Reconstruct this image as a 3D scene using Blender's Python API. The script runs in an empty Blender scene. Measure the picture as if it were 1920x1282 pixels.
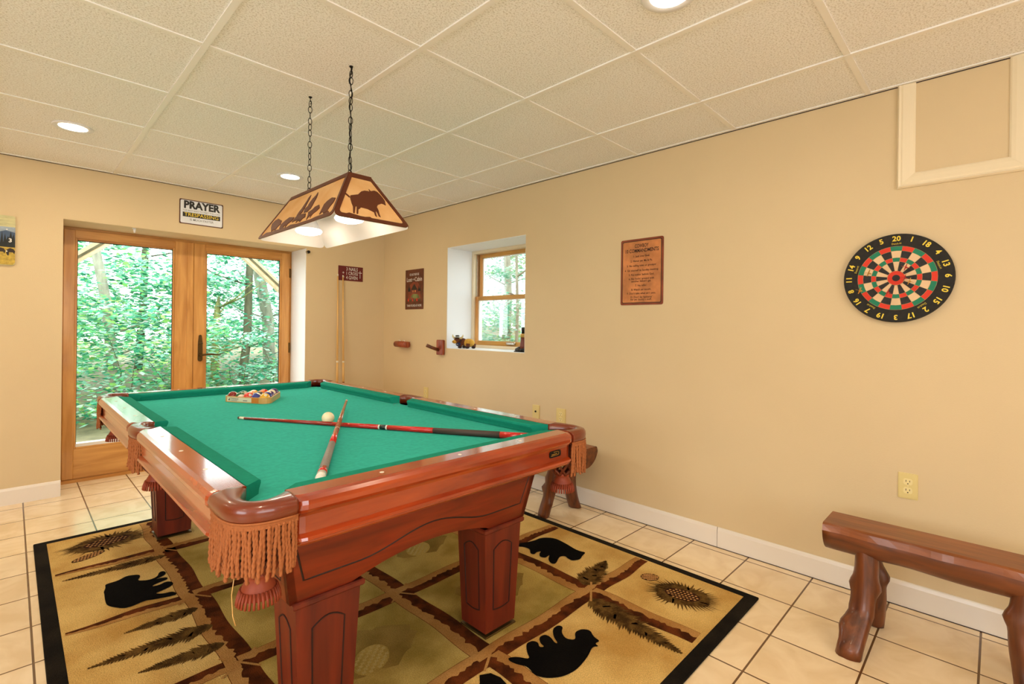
import bpy, math, random
from mathutils import Vector, Matrix
S = bpy.context.scene
COL = S.collection
PI = math.pi
R = math.radians

# ------------------------------------------------------------------ camera, world, exposure
W_PX, H_PX = 1920, 1282
F_PX, PITCH, ROLL, YAW, CY_PX = 924.21, -0.0005, 0.0116, 0.7936, 613.68
fwd = Vector((math.sin(YAW) * math.cos(PITCH), math.cos(YAW) * math.cos(PITCH), math.sin(PITCH)))
rgt = fwd.cross(Vector((0, 0, 1))).normalized()
upv = rgt.cross(fwd)
r2 = rgt * math.cos(ROLL) + upv * math.sin(ROLL)
u2 = -rgt * math.sin(ROLL) + upv * math.cos(ROLL)
cd = bpy.data.cameras.new('camera')
cam = bpy.data.objects.new('camera', cd)
COL.objects.link(cam)
cd.sensor_width = 36.0
cd.lens = F_PX / W_PX * 36.0
cd.shift_y = -(H_PX / 2 - CY_PX) / W_PX
cd.clip_start = 0.02
m = Matrix((r2, u2, -fwd)).transposed().to_4x4()
m.translation = Vector((-2.8227, -4.7187, 1.2308))
cam.matrix_world = m
S.camera = cam

S.view_settings.view_transform = 'Standard'
S.view_settings.look = 'None'
S.view_settings.gamma = 1.0
S.view_settings.use_curve_mapping = False
S.view_settings.exposure = 0.0

w = bpy.data.worlds.new('sky')
S.world = w
w.use_nodes = True
bg = w.node_tree.nodes['Background']
bg.inputs[0].default_value = (0.90, 0.97, 1.0, 1)
bg.inputs[1].default_value = 5.0

def area(name, loc, rot, sx, sy, power, color, shape='RECTANGLE', spread=PI):
    l = bpy.data.lights.new(name, 'AREA')
    l.shape = shape
    l.size = sx
    if shape == 'RECTANGLE':
        l.size_y = sy
    l.energy = power
    l.color = color
    l.spread = spread
    o = bpy.data.objects.new(name, l)
    o.location = loc
    o.rotation_euler = rot
    COL.objects.link(o)
    return o

ZC = 2.347          # ceiling height
WARM = (1.0, 0.80, 0.56)
DAY = (0.88, 0.95, 1.0)
# daylight: sky portals at the glazed door and at the window
def portal(name, loc, rot, sx, sy):
    o = area(name, loc, rot, sx, sy, 1, (1, 1, 1))
    o.data.cycles.is_portal = True
portal('door_sky_portal', (-1.70, 0.55, 1.05), (R(-90), 0, 0), 1.75, 1.95)
portal('window_sky_portal', (0.42, -1.59, 1.49), (0, R(90), 0), 0.95, 1.0)
# hazy sun, then two added fill lights inside the room, behind the camera
sl = bpy.data.lights.new('hazy_sun', 'SUN')
sl.energy = 5.0
sl.angle = R(40)
sl.color = (0.93, 0.97, 1.0)
sun = bpy.data.objects.new('hazy_sun', sl)
sun.rotation_euler = Vector((0.5, -1.0, -0.62)).to_track_quat('-Z', 'Y').to_euler()
COL.objects.link(sun)
area('rear_fill_light', (-5.92, -4.6, 1.5), (0, R(-90), 0), 1.1, 2.2, 22, DAY)
area('rear_fill_light', (-3.4, -7.75, 1.5), (R(90), 0, 0), 2.6, 1.1, 16, (1.0, 0.96, 0.9))

# ------------------------------------------------------------------ materials
MATS = {}
def srgb(c):
    return tuple(((x / 255) / 12.92 if x / 255 <= 0.04045 else (((x / 255) + 0.055) / 1.055) ** 2.4) for x in c)

def new_mat(name):
    m = bpy.data.materials.new(name)
    m.use_nodes = True
    MATS[name] = m
    nt = m.node_tree
    b = nt.nodes['Principled BSDF']
    return m, nt, b

def simple(name, rgb, rough=0.6, metal=0.0, coat=0.0, emis=None, es=0, var=0.0, vscale=20, bump=0.0, bscale=80, stretch=None, spec=None):
    m, nt, b = new_mat(name)
    c = srgb(rgb)
    b.inputs['Base Color'].default_value = (*c, 1)
    b.inputs['Roughness'].default_value = rough
    b.inputs['Metallic'].default_value = metal
    if spec is not None:
        b.inputs['Specular IOR Level'].default_value = spec
    if coat:
        b.inputs['Coat Weight'].default_value = coat
        b.inputs['Coat Roughness'].default_value = 0.06
    if emis:
        b.inputs['Emission Color'].default_value = (*srgb(emis), 1)
        b.inputs['Emission Strength'].default_value = es
    if var or bump:
        tc = nt.nodes.new('ShaderNodeTexCoord')
        mp = nt.nodes.new('ShaderNodeMapping')
        nt.links.new(tc.outputs['Object'], mp.inputs[0])
        if stretch:
            mp.inputs['Scale'].default_value = stretch
    if var:
        n = nt.nodes.new('ShaderNodeTexNoise')
        n.inputs['Scale'].default_value = vscale
        n.inputs['Detail'].default_value = 6
        nt.links.new(mp.outputs[0], n.inputs['Vector'])
        rmp = nt.nodes.new('ShaderNodeValToRGB')
        rmp.color_ramp.elements[0].position = 0.3
        rmp.color_ramp.elements[1].position = 0.7
        rmp.color_ramp.elements[0].color = (*[x * (1 - var) for x in c], 1)
        rmp.color_ramp.elements[1].color = (*[min(1, x * (1 + var)) for x in c], 1)
        nt.links.new(n.outputs['Fac'], rmp.inputs[0])
        nt.links.new(rmp.outputs[0], b.inputs['Base Color'])
    if bump:
        n2 = nt.nodes.new('ShaderNodeTexNoise')
        n2.inputs['Scale'].default_value = bscale
        n2.inputs['Detail'].default_value = 4
        nt.links.new(mp.outputs[0], n2.inputs['Vector'])
        bp = nt.nodes.new('ShaderNodeBump')
        bp.inputs['Strength'].default_value = bump
        bp.inputs['Distance'].default_value = 0.01
        nt.links.new(n2.outputs['Fac'], bp.inputs['Height'])
        nt.links.new(bp.outputs[0], b.inputs['Normal'])
    return m

def wood(name, dark, light, axis='x', scale=6.0, rough=0.35, coat=0.0, grain=14.0, bump=0.08):
    """stretched noise grain running along one object axis"""
    m, nt, b = new_mat(name)
    tc = nt.nodes.new('ShaderNodeTexCoord')
    mp = nt.nodes.new('ShaderNodeMapping')
    st = {'x': (0.12, 1, 1), 'y': (1, 0.12, 1), 'z': (1, 1, 0.12)}[axis]
    mp.inputs['Scale'].default_value = tuple(s * scale for s in st)
    nt.links.new(tc.outputs['Object'], mp.inputs[0])
    n = nt.nodes.new('ShaderNodeTexNoise')
    n.inputs['Scale'].default_value = grain / 4
    n.inputs['Detail'].default_value = 8
    n.inputs['Distortion'].default_value = 0.6
    nt.links.new(mp.outputs[0], n.inputs['Vector'])
    rmp = nt.nodes.new('ShaderNodeValToRGB')
    rmp.color_ramp.elements[0].position = 0.32
    rmp.color_ramp.elements[1].position = 0.68
    rmp.color_ramp.elements[0].color = (*srgb(dark), 1)
    rmp.color_ramp.elements[1].color = (*srgb(light), 1)
    nt.links.new(n.outputs['Fac'], rmp.inputs[0])
    nt.links.new(rmp.outputs[0], b.inputs['Base Color'])
    b.inputs['Roughness'].default_value = rough
    if coat:
        b.inputs['Coat Weight'].default_value = coat
        b.inputs['Coat Roughness'].default_value = 0.10
    bp = nt.nodes.new('ShaderNodeBump')
    bp.inputs['Strength'].default_value = bump
    bp.inputs['Distance'].default_value = 0.004
    nt.links.new(n.outputs['Fac'], bp.inputs['Height'])
    nt.links.new(bp.outputs[0], b.inputs['Normal'])
    return m

def glass_mat(name, tint=(1, 1, 1), refl=0.6):
    m = bpy.data.materials.new(name)
    m.use_nodes = True
    nt = m.node_tree
    nt.nodes.clear()
    out = nt.nodes.new('ShaderNodeOutputMaterial')
    tr = nt.nodes.new('ShaderNodeBsdfTransparent')
    tr.inputs[0].default_value = (*tint, 1)
    gl = nt.nodes.new('ShaderNodeBsdfGlossy')
    gl.inputs['Roughness'].default_value = 0.02
    fr = nt.nodes.new('ShaderNodeFresnel')
    fr.inputs[0].default_value = 1.45
    mu = nt.nodes.new('ShaderNodeMath')
    mu.operation = 'MULTIPLY'
    mu.inputs[1].default_value = refl
    mx = nt.nodes.new('ShaderNodeMixShader')
    nt.links.new(fr.outputs[0], mu.inputs[0])
    nt.links.new(mu.outputs[0], mx.inputs[0])
    nt.links.new(tr.outputs[0], mx.inputs[1])
    nt.links.new(gl.outputs[0], mx.inputs[2])
    nt.links.new(mx.outputs[0], out.inputs[0])
    MATS[name] = m
    return m

def translucent_mat(name, rgb, trans=0.5, rough=0.6, var=0.0, vscale=3, rgb2=None):
    m = bpy.data.materials.new(name)
    m.use_nodes = True
    nt = m.node_tree
    nt.nodes.clear()
    out = nt.nodes.new('ShaderNodeOutputMaterial')
    df = nt.nodes.new('ShaderNodeBsdfDiffuse')
    tl = nt.nodes.new('ShaderNodeBsdfTranslucent')
    mx = nt.nodes.new('ShaderNodeMixShader')
    mx.inputs[0].default_value = trans
    c = (*srgb(rgb), 1)
    df.inputs[0].default_value = c
    tl.inputs[0].default_value = c
    if rgb2:
        tc = nt.nodes.new('ShaderNodeTexCoord')
        n = nt.nodes.new('ShaderNodeTexNoise')
        n.inputs['Scale'].default_value = vscale
        n.inputs['Detail'].default_value = 5
        nt.links.new(tc.outputs['Object'], n.inputs['Vector'])
        rmp = nt.nodes.new('ShaderNodeValToRGB')
        rmp.color_ramp.elements[0].position = 0.35
        rmp.color_ramp.elements[1].position = 0.65
        rmp.color_ramp.elements[0].color = c
        rmp.color_ramp.elements[1].color = (*srgb(rgb2), 1)
        nt.links.new(n.outputs['Fac'], rmp.inputs[0])
        nt.links.new(rmp.outputs[0], df.inputs[0])
        nt.links.new(rmp.outputs[0], tl.inputs[0])
    nt.links.new(df.outputs[0], mx.inputs[1])
    nt.links.new(tl.outputs[0], mx.inputs[2])
    nt.links.new(mx.outputs[0], out.inputs[0])
    MATS[name] = m
    return m

simple('wall_paint', (218, 195, 154), 0.62, var=0.015, vscale=3, bump=0.06, bscale=160)
simple('reveal_paint_daylit', (240, 242, 246), 0.5, bump=0.04, bscale=120)
simple('trim_white', (244, 241, 236), 0.35)
simple('trim_cream', (238, 222, 190), 0.35)
simple('vinyl_base', (236, 226, 214), 0.3)
simple('black_metal', (24, 20, 18), 0.4, metal=0.6)
simple('dark_bronze', (92, 70, 34), 0.38, metal=0.7)
simple('rust_metal', (96, 44, 18), 0.5, metal=0.35)
simple('chrome', (190, 185, 175), 0.2, metal=1.0)
simple('white_plastic', (232, 232, 236), 0.35)
simple('ivory_plastic', (226, 205, 138), 0.35)
simple('ivory_face', (238, 220, 160), 0.32)
simple('dark_hole', (20, 14, 10), 0.8)
simple('groove', (40, 12, 5), 0.6)
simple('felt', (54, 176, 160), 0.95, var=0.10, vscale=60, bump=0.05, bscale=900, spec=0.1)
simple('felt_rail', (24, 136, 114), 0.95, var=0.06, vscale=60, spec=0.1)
simple('leather', (112, 40, 13), 0.3, coat=0.5)
simple('net_leather', (112, 48, 20), 0.5)
simple('tassel_leather', (146, 58, 28), 0.55)
simple('fringe_rope', (160, 92, 46), 0.85, var=0.15, vscale=200)
simple('pearl', (236, 225, 205), 0.25)
simple('gold', (200, 155, 70), 0.3, metal=0.8)
simple('cream_ball', (238, 222, 180), 0.12, coat=0.5)
simple('chalk_tip', (70, 60, 50), 0.9)
simple('ferrule', (236, 226, 200), 0.4)
simple('cue_red', (150, 26, 14), 0.2, coat=0.6)
simple('cue_brightred', (196, 16, 12), 0.2, coat=0.6)
simple('cue_brown', (150, 84, 48), 0.25, coat=0.5)
simple('cue_black', (20, 16, 16), 0.25, coat=0.5)
simple('cue_grip', (66, 50, 44), 0.6)
simple('cue_grip_grey', (132, 124, 116), 0.5, var=0.1, vscale=120)
simple('cue_white', (232, 226, 218), 0.25, coat=0.4)
simple('cue_maple', (226, 178, 104), 0.3, coat=0.4)
simple('cue_maroon', (96, 24, 20), 0.3, coat=0.4)
simple('text_black', (26, 22, 20), 0.5)
simple('text_darkbrown', (52, 24, 14), 0.6)
simple('text_white', (236, 232, 226), 0.5)
simple('text_grey', (120, 118, 120), 0.5)
simple('text_yellow', (236, 206, 50), 0.5)
simple('sign_white', (228, 230, 236), 0.4, var=0.04, vscale=14)
simple('sign_rust', (86, 42, 24), 0.6, var=0.3, vscale=30)
simple('sign_maroon', (102, 22, 26), 0.4)
simple('sign_brown', (96, 46, 20), 0.5, var=0.3, vscale=18)
simple('sign_copper', (196, 124, 70), 0.4, var=0.28, vscale=12)
simple('sign_copper_rim', (130, 58, 32), 0.35, var=0.3, vscale=14)
simple('board_black', (30, 28, 26), 0.8, var=0.3, vscale=60)
simple('board_red', (222, 60, 40), 0.8)
simple('board_green', (32, 128, 96), 0.8)
simple('board_cream', (232, 198, 156), 0.8)
simple('board_dark', (44, 42, 44), 0.8, var=0.3, vscale=60)
simple('board_wire', (190, 170, 120), 0.4, metal=0.5)
simple('dart_red', (206, 26, 18), 0.35)
simple('dart_yellow', (214, 160, 40), 0.35)
simple('horn', (206, 190, 140), 0.5)
simple('plush_gold', (206, 160, 62), 0.9, var=0.15, vscale=80)
simple('plush_brown', (98, 52, 26), 0.9)
simple('plush_dark', (44, 26, 22), 0.9)
simple('bandana', (34, 38, 74), 0.8)
simple('boot_black', (26, 22, 20), 0.35)
simple('boot_brown', (112, 54, 40), 0.4)
simple('boot_tan', (196, 160, 80), 0.5)
simple('sky_pic', (150, 165, 180), 0.5, var=0.25, vscale=18, stretch=(1, 1, 4))
simple('sky_pic_yellow', (196, 190, 140), 0.5, var=0.2, vscale=18, stretch=(1, 1, 4))
simple('hill_pic', (60, 82, 112), 0.5)
simple('grass_pic', (190, 160, 60), 0.6, var=0.3, vscale=60)
simple('trees_pic', (16, 22, 18), 0.6)
simple('bison_pic', (40, 26, 14), 0.6)
simple('sticker', (226, 216, 190), 0.5)
simple('rack_wood', (214, 160, 92), 0.35, var=0.12, vscale=14, stretch=(1, 1, 4))
simple('rack_orange', (206, 120, 40), 0.4)
simple('brace_wood', (196, 178, 150), 0.7, var=0.2, vscale=14, stretch=(1, 1, 1), bump=0.3, bscale=30)
simple('bounce_stone', (214, 212, 204), 0.8, var=0.08, vscale=10)
simple('soil', (120, 110, 80), 0.95, var=0.3, vscale=6)
simple('bark_grey', (150, 146, 130), 0.9, var=0.35, vscale=16, bump=0.5, bscale=30, stretch=(1, 1, 0.3))
simple('bark_dark', (86, 84, 62), 0.9, var=0.4, vscale=16, bump=0.5, bscale=30, stretch=(1, 1, 0.3))
simple('bark_moss', (122, 124, 72), 0.9, var=0.5, vscale=14, bump=0.5, bscale=30, stretch=(1, 1, 0.3))
translucent_mat('leaf_a', (112, 190, 132), 0.45)
translucent_mat('leaf_b', (92, 176, 144), 0.45)
translucent_mat('leaf_c', (160, 210, 118), 0.45)
translucent_mat('leaf_d', (160, 208, 190), 0.45)
translucent_mat('leaf_f', (48, 128, 96), 0.4)
translucent_mat('leaf_e', (205, 228, 212), 0.45)
glass_mat('pane_glass', (0.97, 1.0, 0.985))
translucent_mat('mica', (240, 196, 134), 0.38, rgb2=(250, 216, 160), vscale=8)
translucent_mat('mica_lining', (248, 240, 232), 0.45)
wood('table_wood', (100, 26, 7), (142, 46, 15), 'x', rough=0.38, coat=0.25)
wood('table_wood_y', (100, 26, 7), (142, 46, 15), 'y', rough=0.38, coat=0.25)
wood('table_top_x', (130, 40, 12), (176, 68, 24), 'x', rough=0.22, coat=1.0, bump=0.02)
wood('table_top_y', (130, 40, 12), (176, 68, 24), 'y', rough=0.22, coat=1.0, bump=0.02)
wood('leg_wood', (88, 24, 9), (120, 38, 13), 'z', rough=0.5, coat=0.12)
wood('pine_z', (192, 130, 60), (226, 168, 94), 'z', scale=5, rough=0.35, coat=0.3, bump=0.03)
wood('pine_x', (192, 130, 60), (226, 168, 94), 'x', scale=5, rough=0.35, coat=0.3, bump=0.03)
wood('pine_y', (178, 126, 56), (212, 164, 84), 'y', scale=5, rough=0.4, bump=0.03)
wood('log_wood_y', (70, 30, 9), (122, 62, 24), 'y', scale=8, rough=0.45, coat=0.15, bump=0.3)
wood('log_top_y', (112, 56, 22), (150, 84, 38), 'y', scale=8, rough=0.4, coat=0.2, bump=0.06)
wood('log_wood_z', (70, 30, 9), (122, 62, 24), 'z', scale=8, rough=0.4, coat=0.2, bump=0.4)
wood('peg_red', (120, 42, 20), (176, 84, 44), 'z', scale=14, rough=0.4, coat=0.2, bump=0.3)

# ceiling tile: creamy mineral board with fine dark flecks and a pitted bump
def ceiling_mat():
    m, nt, b = new_mat('ceiling_tile')
    tc = nt.nodes.new('ShaderNodeTexCoord')
    n = nt.nodes.new('ShaderNodeTexNoise')
    n.inputs['Scale'].default_value = 150
    n.inputs['Detail'].default_value = 3
    n.inputs['Roughness'].default_value = 0.7
    nt.links.new(tc.outputs['Object'], n.inputs['Vector'])
    rmp = nt.nodes.new('ShaderNodeValToRGB')
    e = rmp.color_ramp.elements
    e[0].position = 0.36
    e[1].position = 0.52
    e[0].color = (*srgb((214, 210, 204)), 1)
    e[1].color = (*srgb((252, 251, 250)), 1)
    nt.links.new(n.outputs['Fac'], rmp.inputs[0])
    nt.links.new(rmp.outputs[0], b.inputs['Base Color'])
    b.inputs['Roughness'].default_value = 0.9
    b.inputs['Specular IOR Level'].default_value = 0.1
    bp = nt.nodes.new('ShaderNodeBump')
    bp.inputs['Strength'].default_value = 0.45
    bp.inputs['Distance'].default_value = 0.004
    nt.links.new(n.outputs['Fac'], bp.inputs['Height'])
    nt.links.new(bp.outputs[0], b.inputs['Normal'])
ceiling_mat()

def floor_mat():
    m, nt, b = new_mat('floor_tile')
    tc = nt.nodes.new('ShaderNodeTexCoord')
    mp = nt.nodes.new('ShaderNodeMapping')
    mp.inputs['Location'].default_value = (0.3644 + 0.299 * 40, 4.0757 + 0.3035 * 40, 0)
    nt.links.new(tc.outputs['Object'], mp.inputs[0])
    br = nt.nodes.new('ShaderNodeTexBrick')
    br.offset = 0.0
    br.squash = 1.0
    br.inputs['Scale'].default_value = 1.0
    br.inputs['Mortar Size'].default_value = 0.0038
    br.inputs['Mortar Smooth'].default_value = 0.15
    br.inputs['Brick Width'].default_value = 0.299
    br.inputs['Row Height'].default_value = 0.3035
    br.inputs['Color1'].default_value = (*srgb((242, 218, 180)), 1)
    br.inputs['Color2'].default_value = (*srgb((250, 228, 192)), 1)
    br.inputs['Mortar'].default_value = (*srgb((104, 72, 44)), 1)
    nt.links.new(mp.outputs[0], br.inputs['Vector'])
    n = nt.nodes.new('ShaderNodeTexNoise')
    n.inputs['Scale'].default_value = 7
    n.inputs['Detail'].default_value = 8
    n.inputs['Distortion'].default_value = 1.0
    nt.links.new(tc.outputs['Object'], n.inputs['Vector'])
    rmp = nt.nodes.new('ShaderNodeValToRGB')
    rmp.color_ramp.elements[0].position = 0.35
    rmp.color_ramp.elements[1].position = 0.62
    rmp.color_ramp.elements[0].color = (0.86, 0.80, 0.70, 1)
    rmp.color_ramp.elements[1].color = (1, 1, 1, 1)
    nt.links.new(n.outputs['Fac'], rmp.inputs[0])
    mx = nt.nodes.new('ShaderNodeMixRGB')
    mx.blend_type = 'MULTIPLY'
    mx.inputs[0].default_value = 0.8
    nt.links.new(br.outputs['Color'], mx.inputs[1])
    nt.links.new(rmp.outputs[0], mx.inputs[2])
    nt.links.new(mx.outputs[0], b.inputs['Base Color'])
    b.inputs['Roughness'].default_value = 0.2
    b.inputs['Specular IOR Level'].default_value = 0.65
    bp = nt.nodes.new('ShaderNodeBump')
    bp.inputs['Strength'].default_value = 0.4
    bp.inputs['Distance'].default_value = 0.002
    bp.invert = True
    nt.links.new(br.outputs['Fac'], bp.inputs['Height'])
    nt.links.new(bp.outputs[0], b.inputs['Normal'])
floor_mat()

def rug_mat(name, c1, c2, scale=5, bump=0.6):
    m, nt, b = new_mat(name)
    tc = nt.nodes.new('ShaderNodeTexCoord')
    n = nt.nodes.new('ShaderNodeTexNoise')
    n.inputs['Scale'].default_value = scale
    n.inputs['Detail'].default_value = 5
    nt.links.new(tc.outputs['Object'], n.inputs['Vector'])
    rmp = nt.nodes.new('ShaderNodeValToRGB')
    rmp.color_ramp.elements[0].position = 0.38
    rmp.color_ramp.elements[1].position = 0.60
    rmp.color_ramp.elements[0].color = (*srgb(c1), 1)
    rmp.color_ramp.elements[1].color = (*srgb(c2), 1)
    nt.links.new(n.outputs['Fac'], rmp.inputs[0])
    f = nt.nodes.new('ShaderNodeTexNoise')
    f.inputs['Scale'].default_value = 240
    f.inputs['Detail'].default_value = 2
    nt.links.new(tc.outputs['Object'], f.inputs['Vector'])
    fr = nt.nodes.new('ShaderNodeValToRGB')
    fr.color_ramp.elements[0].position = 0.3
    fr.color_ramp.elements[1].position = 0.7
    fr.color_ramp.elements[0].color = (0.66, 0.66, 0.66, 1)
    fr.color_ramp.elements[1].color = (1, 1, 1, 1)
    nt.links.new(f.outputs['Fac'], fr.inputs[0])
    mx = nt.nodes.new('ShaderNodeMixRGB')
    mx.blend_type = 'MULTIPLY'
    mx.inputs[0].default_value = 1.0
    nt.links.new(rmp.outputs[0], mx.inputs[1])
    nt.links.new(fr.outputs[0], mx.inputs[2])
    nt.links.new(mx.outputs[0], b.inputs['Base Color'])
    b.inputs['Roughness'].default_value = 1.0
    b.inputs['Specular IOR Level'].default_value = 0.05
    bp = nt.nodes.new('ShaderNodeBump')
    bp.inputs['Strength'].default_value = bump
    bp.inputs['Distance'].default_value = 0.004
    nt.links.new(f.outputs['Fac'], bp.inputs['Height'])
    nt.links.new(bp.outputs[0], b.inputs['Normal'])
rug_mat('rug_tan', (206, 160, 86), (238, 200, 124), 3)
rug_mat('rug_green', (168, 142, 68), (212, 182, 102), 4)
rug_mat('rug_green_dark', (146, 120, 58), (172, 142, 76), 6)
rug_mat('rug_green_mid', (168, 142, 68), (212, 182, 102), 4)
rug_mat('rug_rope', (176, 124, 66), (196, 146, 84), 6)
rug_mat('rug_green_light', (206, 178, 104), (214, 190, 120), 6)
rug_mat('rug_black', (30, 26, 22), (44, 38, 30), 5)
rug_mat('rug_bear', (12, 10, 9), (18, 15, 13), 5)
rug_mat('rug_log', (176, 124, 66), (196, 146, 84), 6)
rug_mat('rug_bark', (70, 34, 14), (112, 56, 24), 14)
rug_mat('rug_needle', (70, 48, 20), (112, 82, 40), 30)
rug_mat('rug_shadow', (176, 130, 70), (196, 150, 84), 6)
rug_mat('rug_cone', (40, 22, 14), (70, 40, 22), 30)
rug_mat('rug_seed', (196, 140, 80), (214, 160, 100), 30)

# ------------------------------------------------------------------ mesh helpers
class MB:
    def __init__(s):
        s.v, s.f, s.m, s.sm = [], [], [], []
        s.mats = []
    def mi(s, name):
        if name not in s.mats:
            s.mats.append(name)
        return s.mats.index(name)
    def add(s, verts, faces, mat, smooth=False):
        o = len(s.v)
        s.v += [tuple(v) for v in verts]
        i = s.mi(mat)
        for f in faces:
            s.f.append(tuple(o + k for k in f))
            s.m.append(i)
            s.sm.append(smooth)
    def box(s, a, b, mat, bev=0.0):
        x0, y0, z0 = [min(a[i], b[i]) for i in range(3)]
        x1, y1, z1 = [max(a[i], b[i]) for i in range(3)]
        if bev <= 0:
            v = [(x, y, z) for x in (x0, x1) for y in (y0, y1) for z in (z0, z1)]
            f = [(0, 1, 3, 2), (4, 6, 7, 5), (0, 4, 5, 1), (2, 3, 7, 6), (0, 2, 6, 4), (1, 5, 7, 3)]
            s.add(v, f, mat)
        else:
            q = min(bev, (x1 - x0) * .49, (y1 - y0) * .49, (z1 - z0) * .49)
            v, idx = [], {}
            for ix, X in enumerate((x0, x1)):
                for iy, Y in enumerate((y0, y1)):
                    for iz, Z in enumerate((z0, z1)):
                        sx, sy, sz = (1, -1)[ix], (1, -1)[iy], (1, -1)[iz]
                        for k in range(3):
                            idx[ix, iy, iz, k] = len(v)
                            v.append((X + (0 if k == 0 else sx * q), Y + (0 if k == 1 else sy * q), Z + (0 if k == 2 else sz * q)))
            f = []
            for i in (0, 1):
                f.append([idx[i, a_, b_, 0] for a_, b_ in ((0, 0), (0, 1), (1, 1), (1, 0))])
                f.append([idx[a_, i, b_, 1] for a_, b_ in ((0, 0), (0, 1), (1, 1), (1, 0))])
                f.append([idx[a_, b_, i, 2] for a_, b_ in ((0, 0), (0, 1), (1, 1), (1, 0))])
            for i in (0, 1):
                for j in (0, 1):
                    f.append([idx[i, j, 0, 0], idx[i, j, 1, 0], idx[i, j, 1, 1], idx[i, j, 0, 1]])
                    f.append([idx[i, 0, j, 0], idx[i, 1, j, 0], idx[i, 1, j, 2], idx[i, 0, j, 2]])
                    f.append([idx[0, i, j, 1], idx[1, i, j, 1], idx[1, i, j, 2], idx[0, i, j, 2]])
                    for k in (0, 1):
                        f.append([idx[i, j, k, 0], idx[i, j, k, 1], idx[i, j, k, 2]])
            s.add(v, f, mat)
    def loft(s, rings, mat, closed=True, caps=True, smooth=False):
        """rings: list of equal-length point lists"""
        n = len(rings[0])
        v = [p for r_ in rings for p in r_]
        f = []
        for a in range(len(rings) - 1):
            for k in range(n if closed else n - 1):
                k2 = (k + 1) % n
                f.append((a * n + k, a * n + k2, (a + 1) * n + k2, (a + 1) * n + k))
        s.add(v, f, mat, smooth)
        if caps and closed:
            o = len(s.v) - len(v)
            i = s.mi(mat)
            s.f.append(tuple(o + k for k in reversed(range(n)))); s.m.append(i); s.sm.append(False)
            s.f.append(tuple(o + (len(rings) - 1) * n + k for k in range(n))); s.m.append(i); s.sm.append(False)
    def tube(s, pts, rad, mat, seg=10, caps=True, smooth=True, ecc=None):
        pts = [Vector(p) for p in pts]
        if not isinstance(rad, (list, tuple)):
            rad = [rad] * len(pts)
        rings = []
        prev = None
        for i, p in enumerate(pts):
            if i == 0: t = pts[1] - pts[0]
            elif i == len(pts) - 1: t = pts[-1] - pts[-2]
            else: t = pts[i + 1] - pts[i - 1]
            t.normalize()
            if prev is None:
                a = Vector((0, 0, 1)) if abs(t.z) < 0.9 else Vector((1, 0, 0))
                u = t.cross(a).normalized()
            else:
                u = (prev - t * prev.dot(t)).normalized()
            prev = u
            w_ = t.cross(u)
            rr = rad[i]
            rings.append([p + (u * math.cos(2 * PI * k / seg) + w_ * math.sin(2 * PI * k / seg)) * rr for k in range(seg)])
        s.loft(rings, mat, True, caps, smooth)
    def lathe(s, prof, mat, origin=(0, 0, 0), axis='z', seg=24, smooth=True):
        """prof: (radius, height) pairs along axis"""
        o = Vector(origin)
        ax = {'x': (Vector((0, 1, 0)), Vector((0, 0, 1)), Vector((1, 0, 0))), 'y': (Vector((1, 0, 0)), Vector((0, 0, 1)), Vector((0, 1, 0))), 'z': (Vector((1, 0, 0)), Vector((0, 1, 0)), Vector((0, 0, 1)))}[axis]
        rings = [[o + ax[0] * (r_ * math.cos(2 * PI * k / seg)) + ax[1] * (r_ * math.sin(2 * PI * k / seg)) + ax[2] * h for k in range(seg)] for r_, h in prof]
        s.loft(rings, mat, True, True, smooth)
    def prism(s, poly, o, u, v, n, d0, d1, mat):
        """poly 2-D points placed on the frame o,u,v and extruded along n from d0 to d1"""
        o, u, v, n = Vector(o), Vector(u), Vector(v), Vector(n)
        a = [o + u * p[0] + v * p[1] + n * d0 for p in poly]
        b = [o + u * p[0] + v * p[1] + n * d1 for p in poly]
        s.loft([a, b], mat)
    def sphere(s, c, r_, mat, seg=20, rings=12, sc=(1, 1, 1)):
        c = Vector(c)
        rr = []
        for i in range(rings + 1):
            th = PI * i / rings
            rad = max(1e-4, math.sin(th))
            rr.append([c + Vector((r_ * sc[0] * rad * math.cos(2 * PI * k / seg), r_ * sc[1] * rad * math.sin(2 * PI * k / seg), r_ * sc[2] * math.cos(th))) for k in range(seg)])
        s.loft(rr, mat, True, False, True)

def wloc(o):
    l = Vector((0, 0, 0))
    while o:
        l += Vector(o.location)
        o = o.parent
    return l

def build(name, mb, parent=None, origin=None, local=False):
    """links the collected shapes as one mesh; vertices are world coordinates unless local"""
    if origin is None:
        origin = (0, 0, 0) if parent is not None else (0, 0, 0)
    off = Vector(origin) + (Vector((0, 0, 0)) if local else (wloc(parent) if parent else Vector((0, 0, 0))))
    if parent is None:
        off = Vector(origin)
    me = bpy.data.meshes.new(name)
    me.from_pydata([tuple(Vector(v) - off) for v in mb.v] if not local else mb.v, [], mb.f)
    for n in mb.mats:
        me.materials.append(MATS[n])
    for p, i, sm in zip(me.polygons, mb.m, mb.sm):
        p.material_index = i
        p.use_smooth = sm
    me.update()
    import bmesh
    bm = bmesh.new()
    bm.from_mesh(me)
    bmesh.ops.recalc_face_normals(bm, faces=bm.faces)
    bm.to_mesh(me)
    bm.free()
    o = bpy.data.objects.new(name, me)
    COL.objects.link(o)
    if parent is not None:
        o.parent = parent
    if parent is None and not local:
        o.location = origin
    return o

def tag(o, label=None, cat=None, group=None, kind=None):
    if label: o['label'] = label
    if cat: o['category'] = cat
    if group: o['group'] = group
    if kind: o['kind'] = kind
    return o

def thing(name, label, cat, loc, rot=(0, 0, 0), group=None):
    o = bpy.data.objects.new(name, None)
    o.empty_display_size = 0.05
    o.location = loc
    o.rotation_euler = rot
    COL.objects.link(o)
    return tag(o, label, cat, group)

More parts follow.
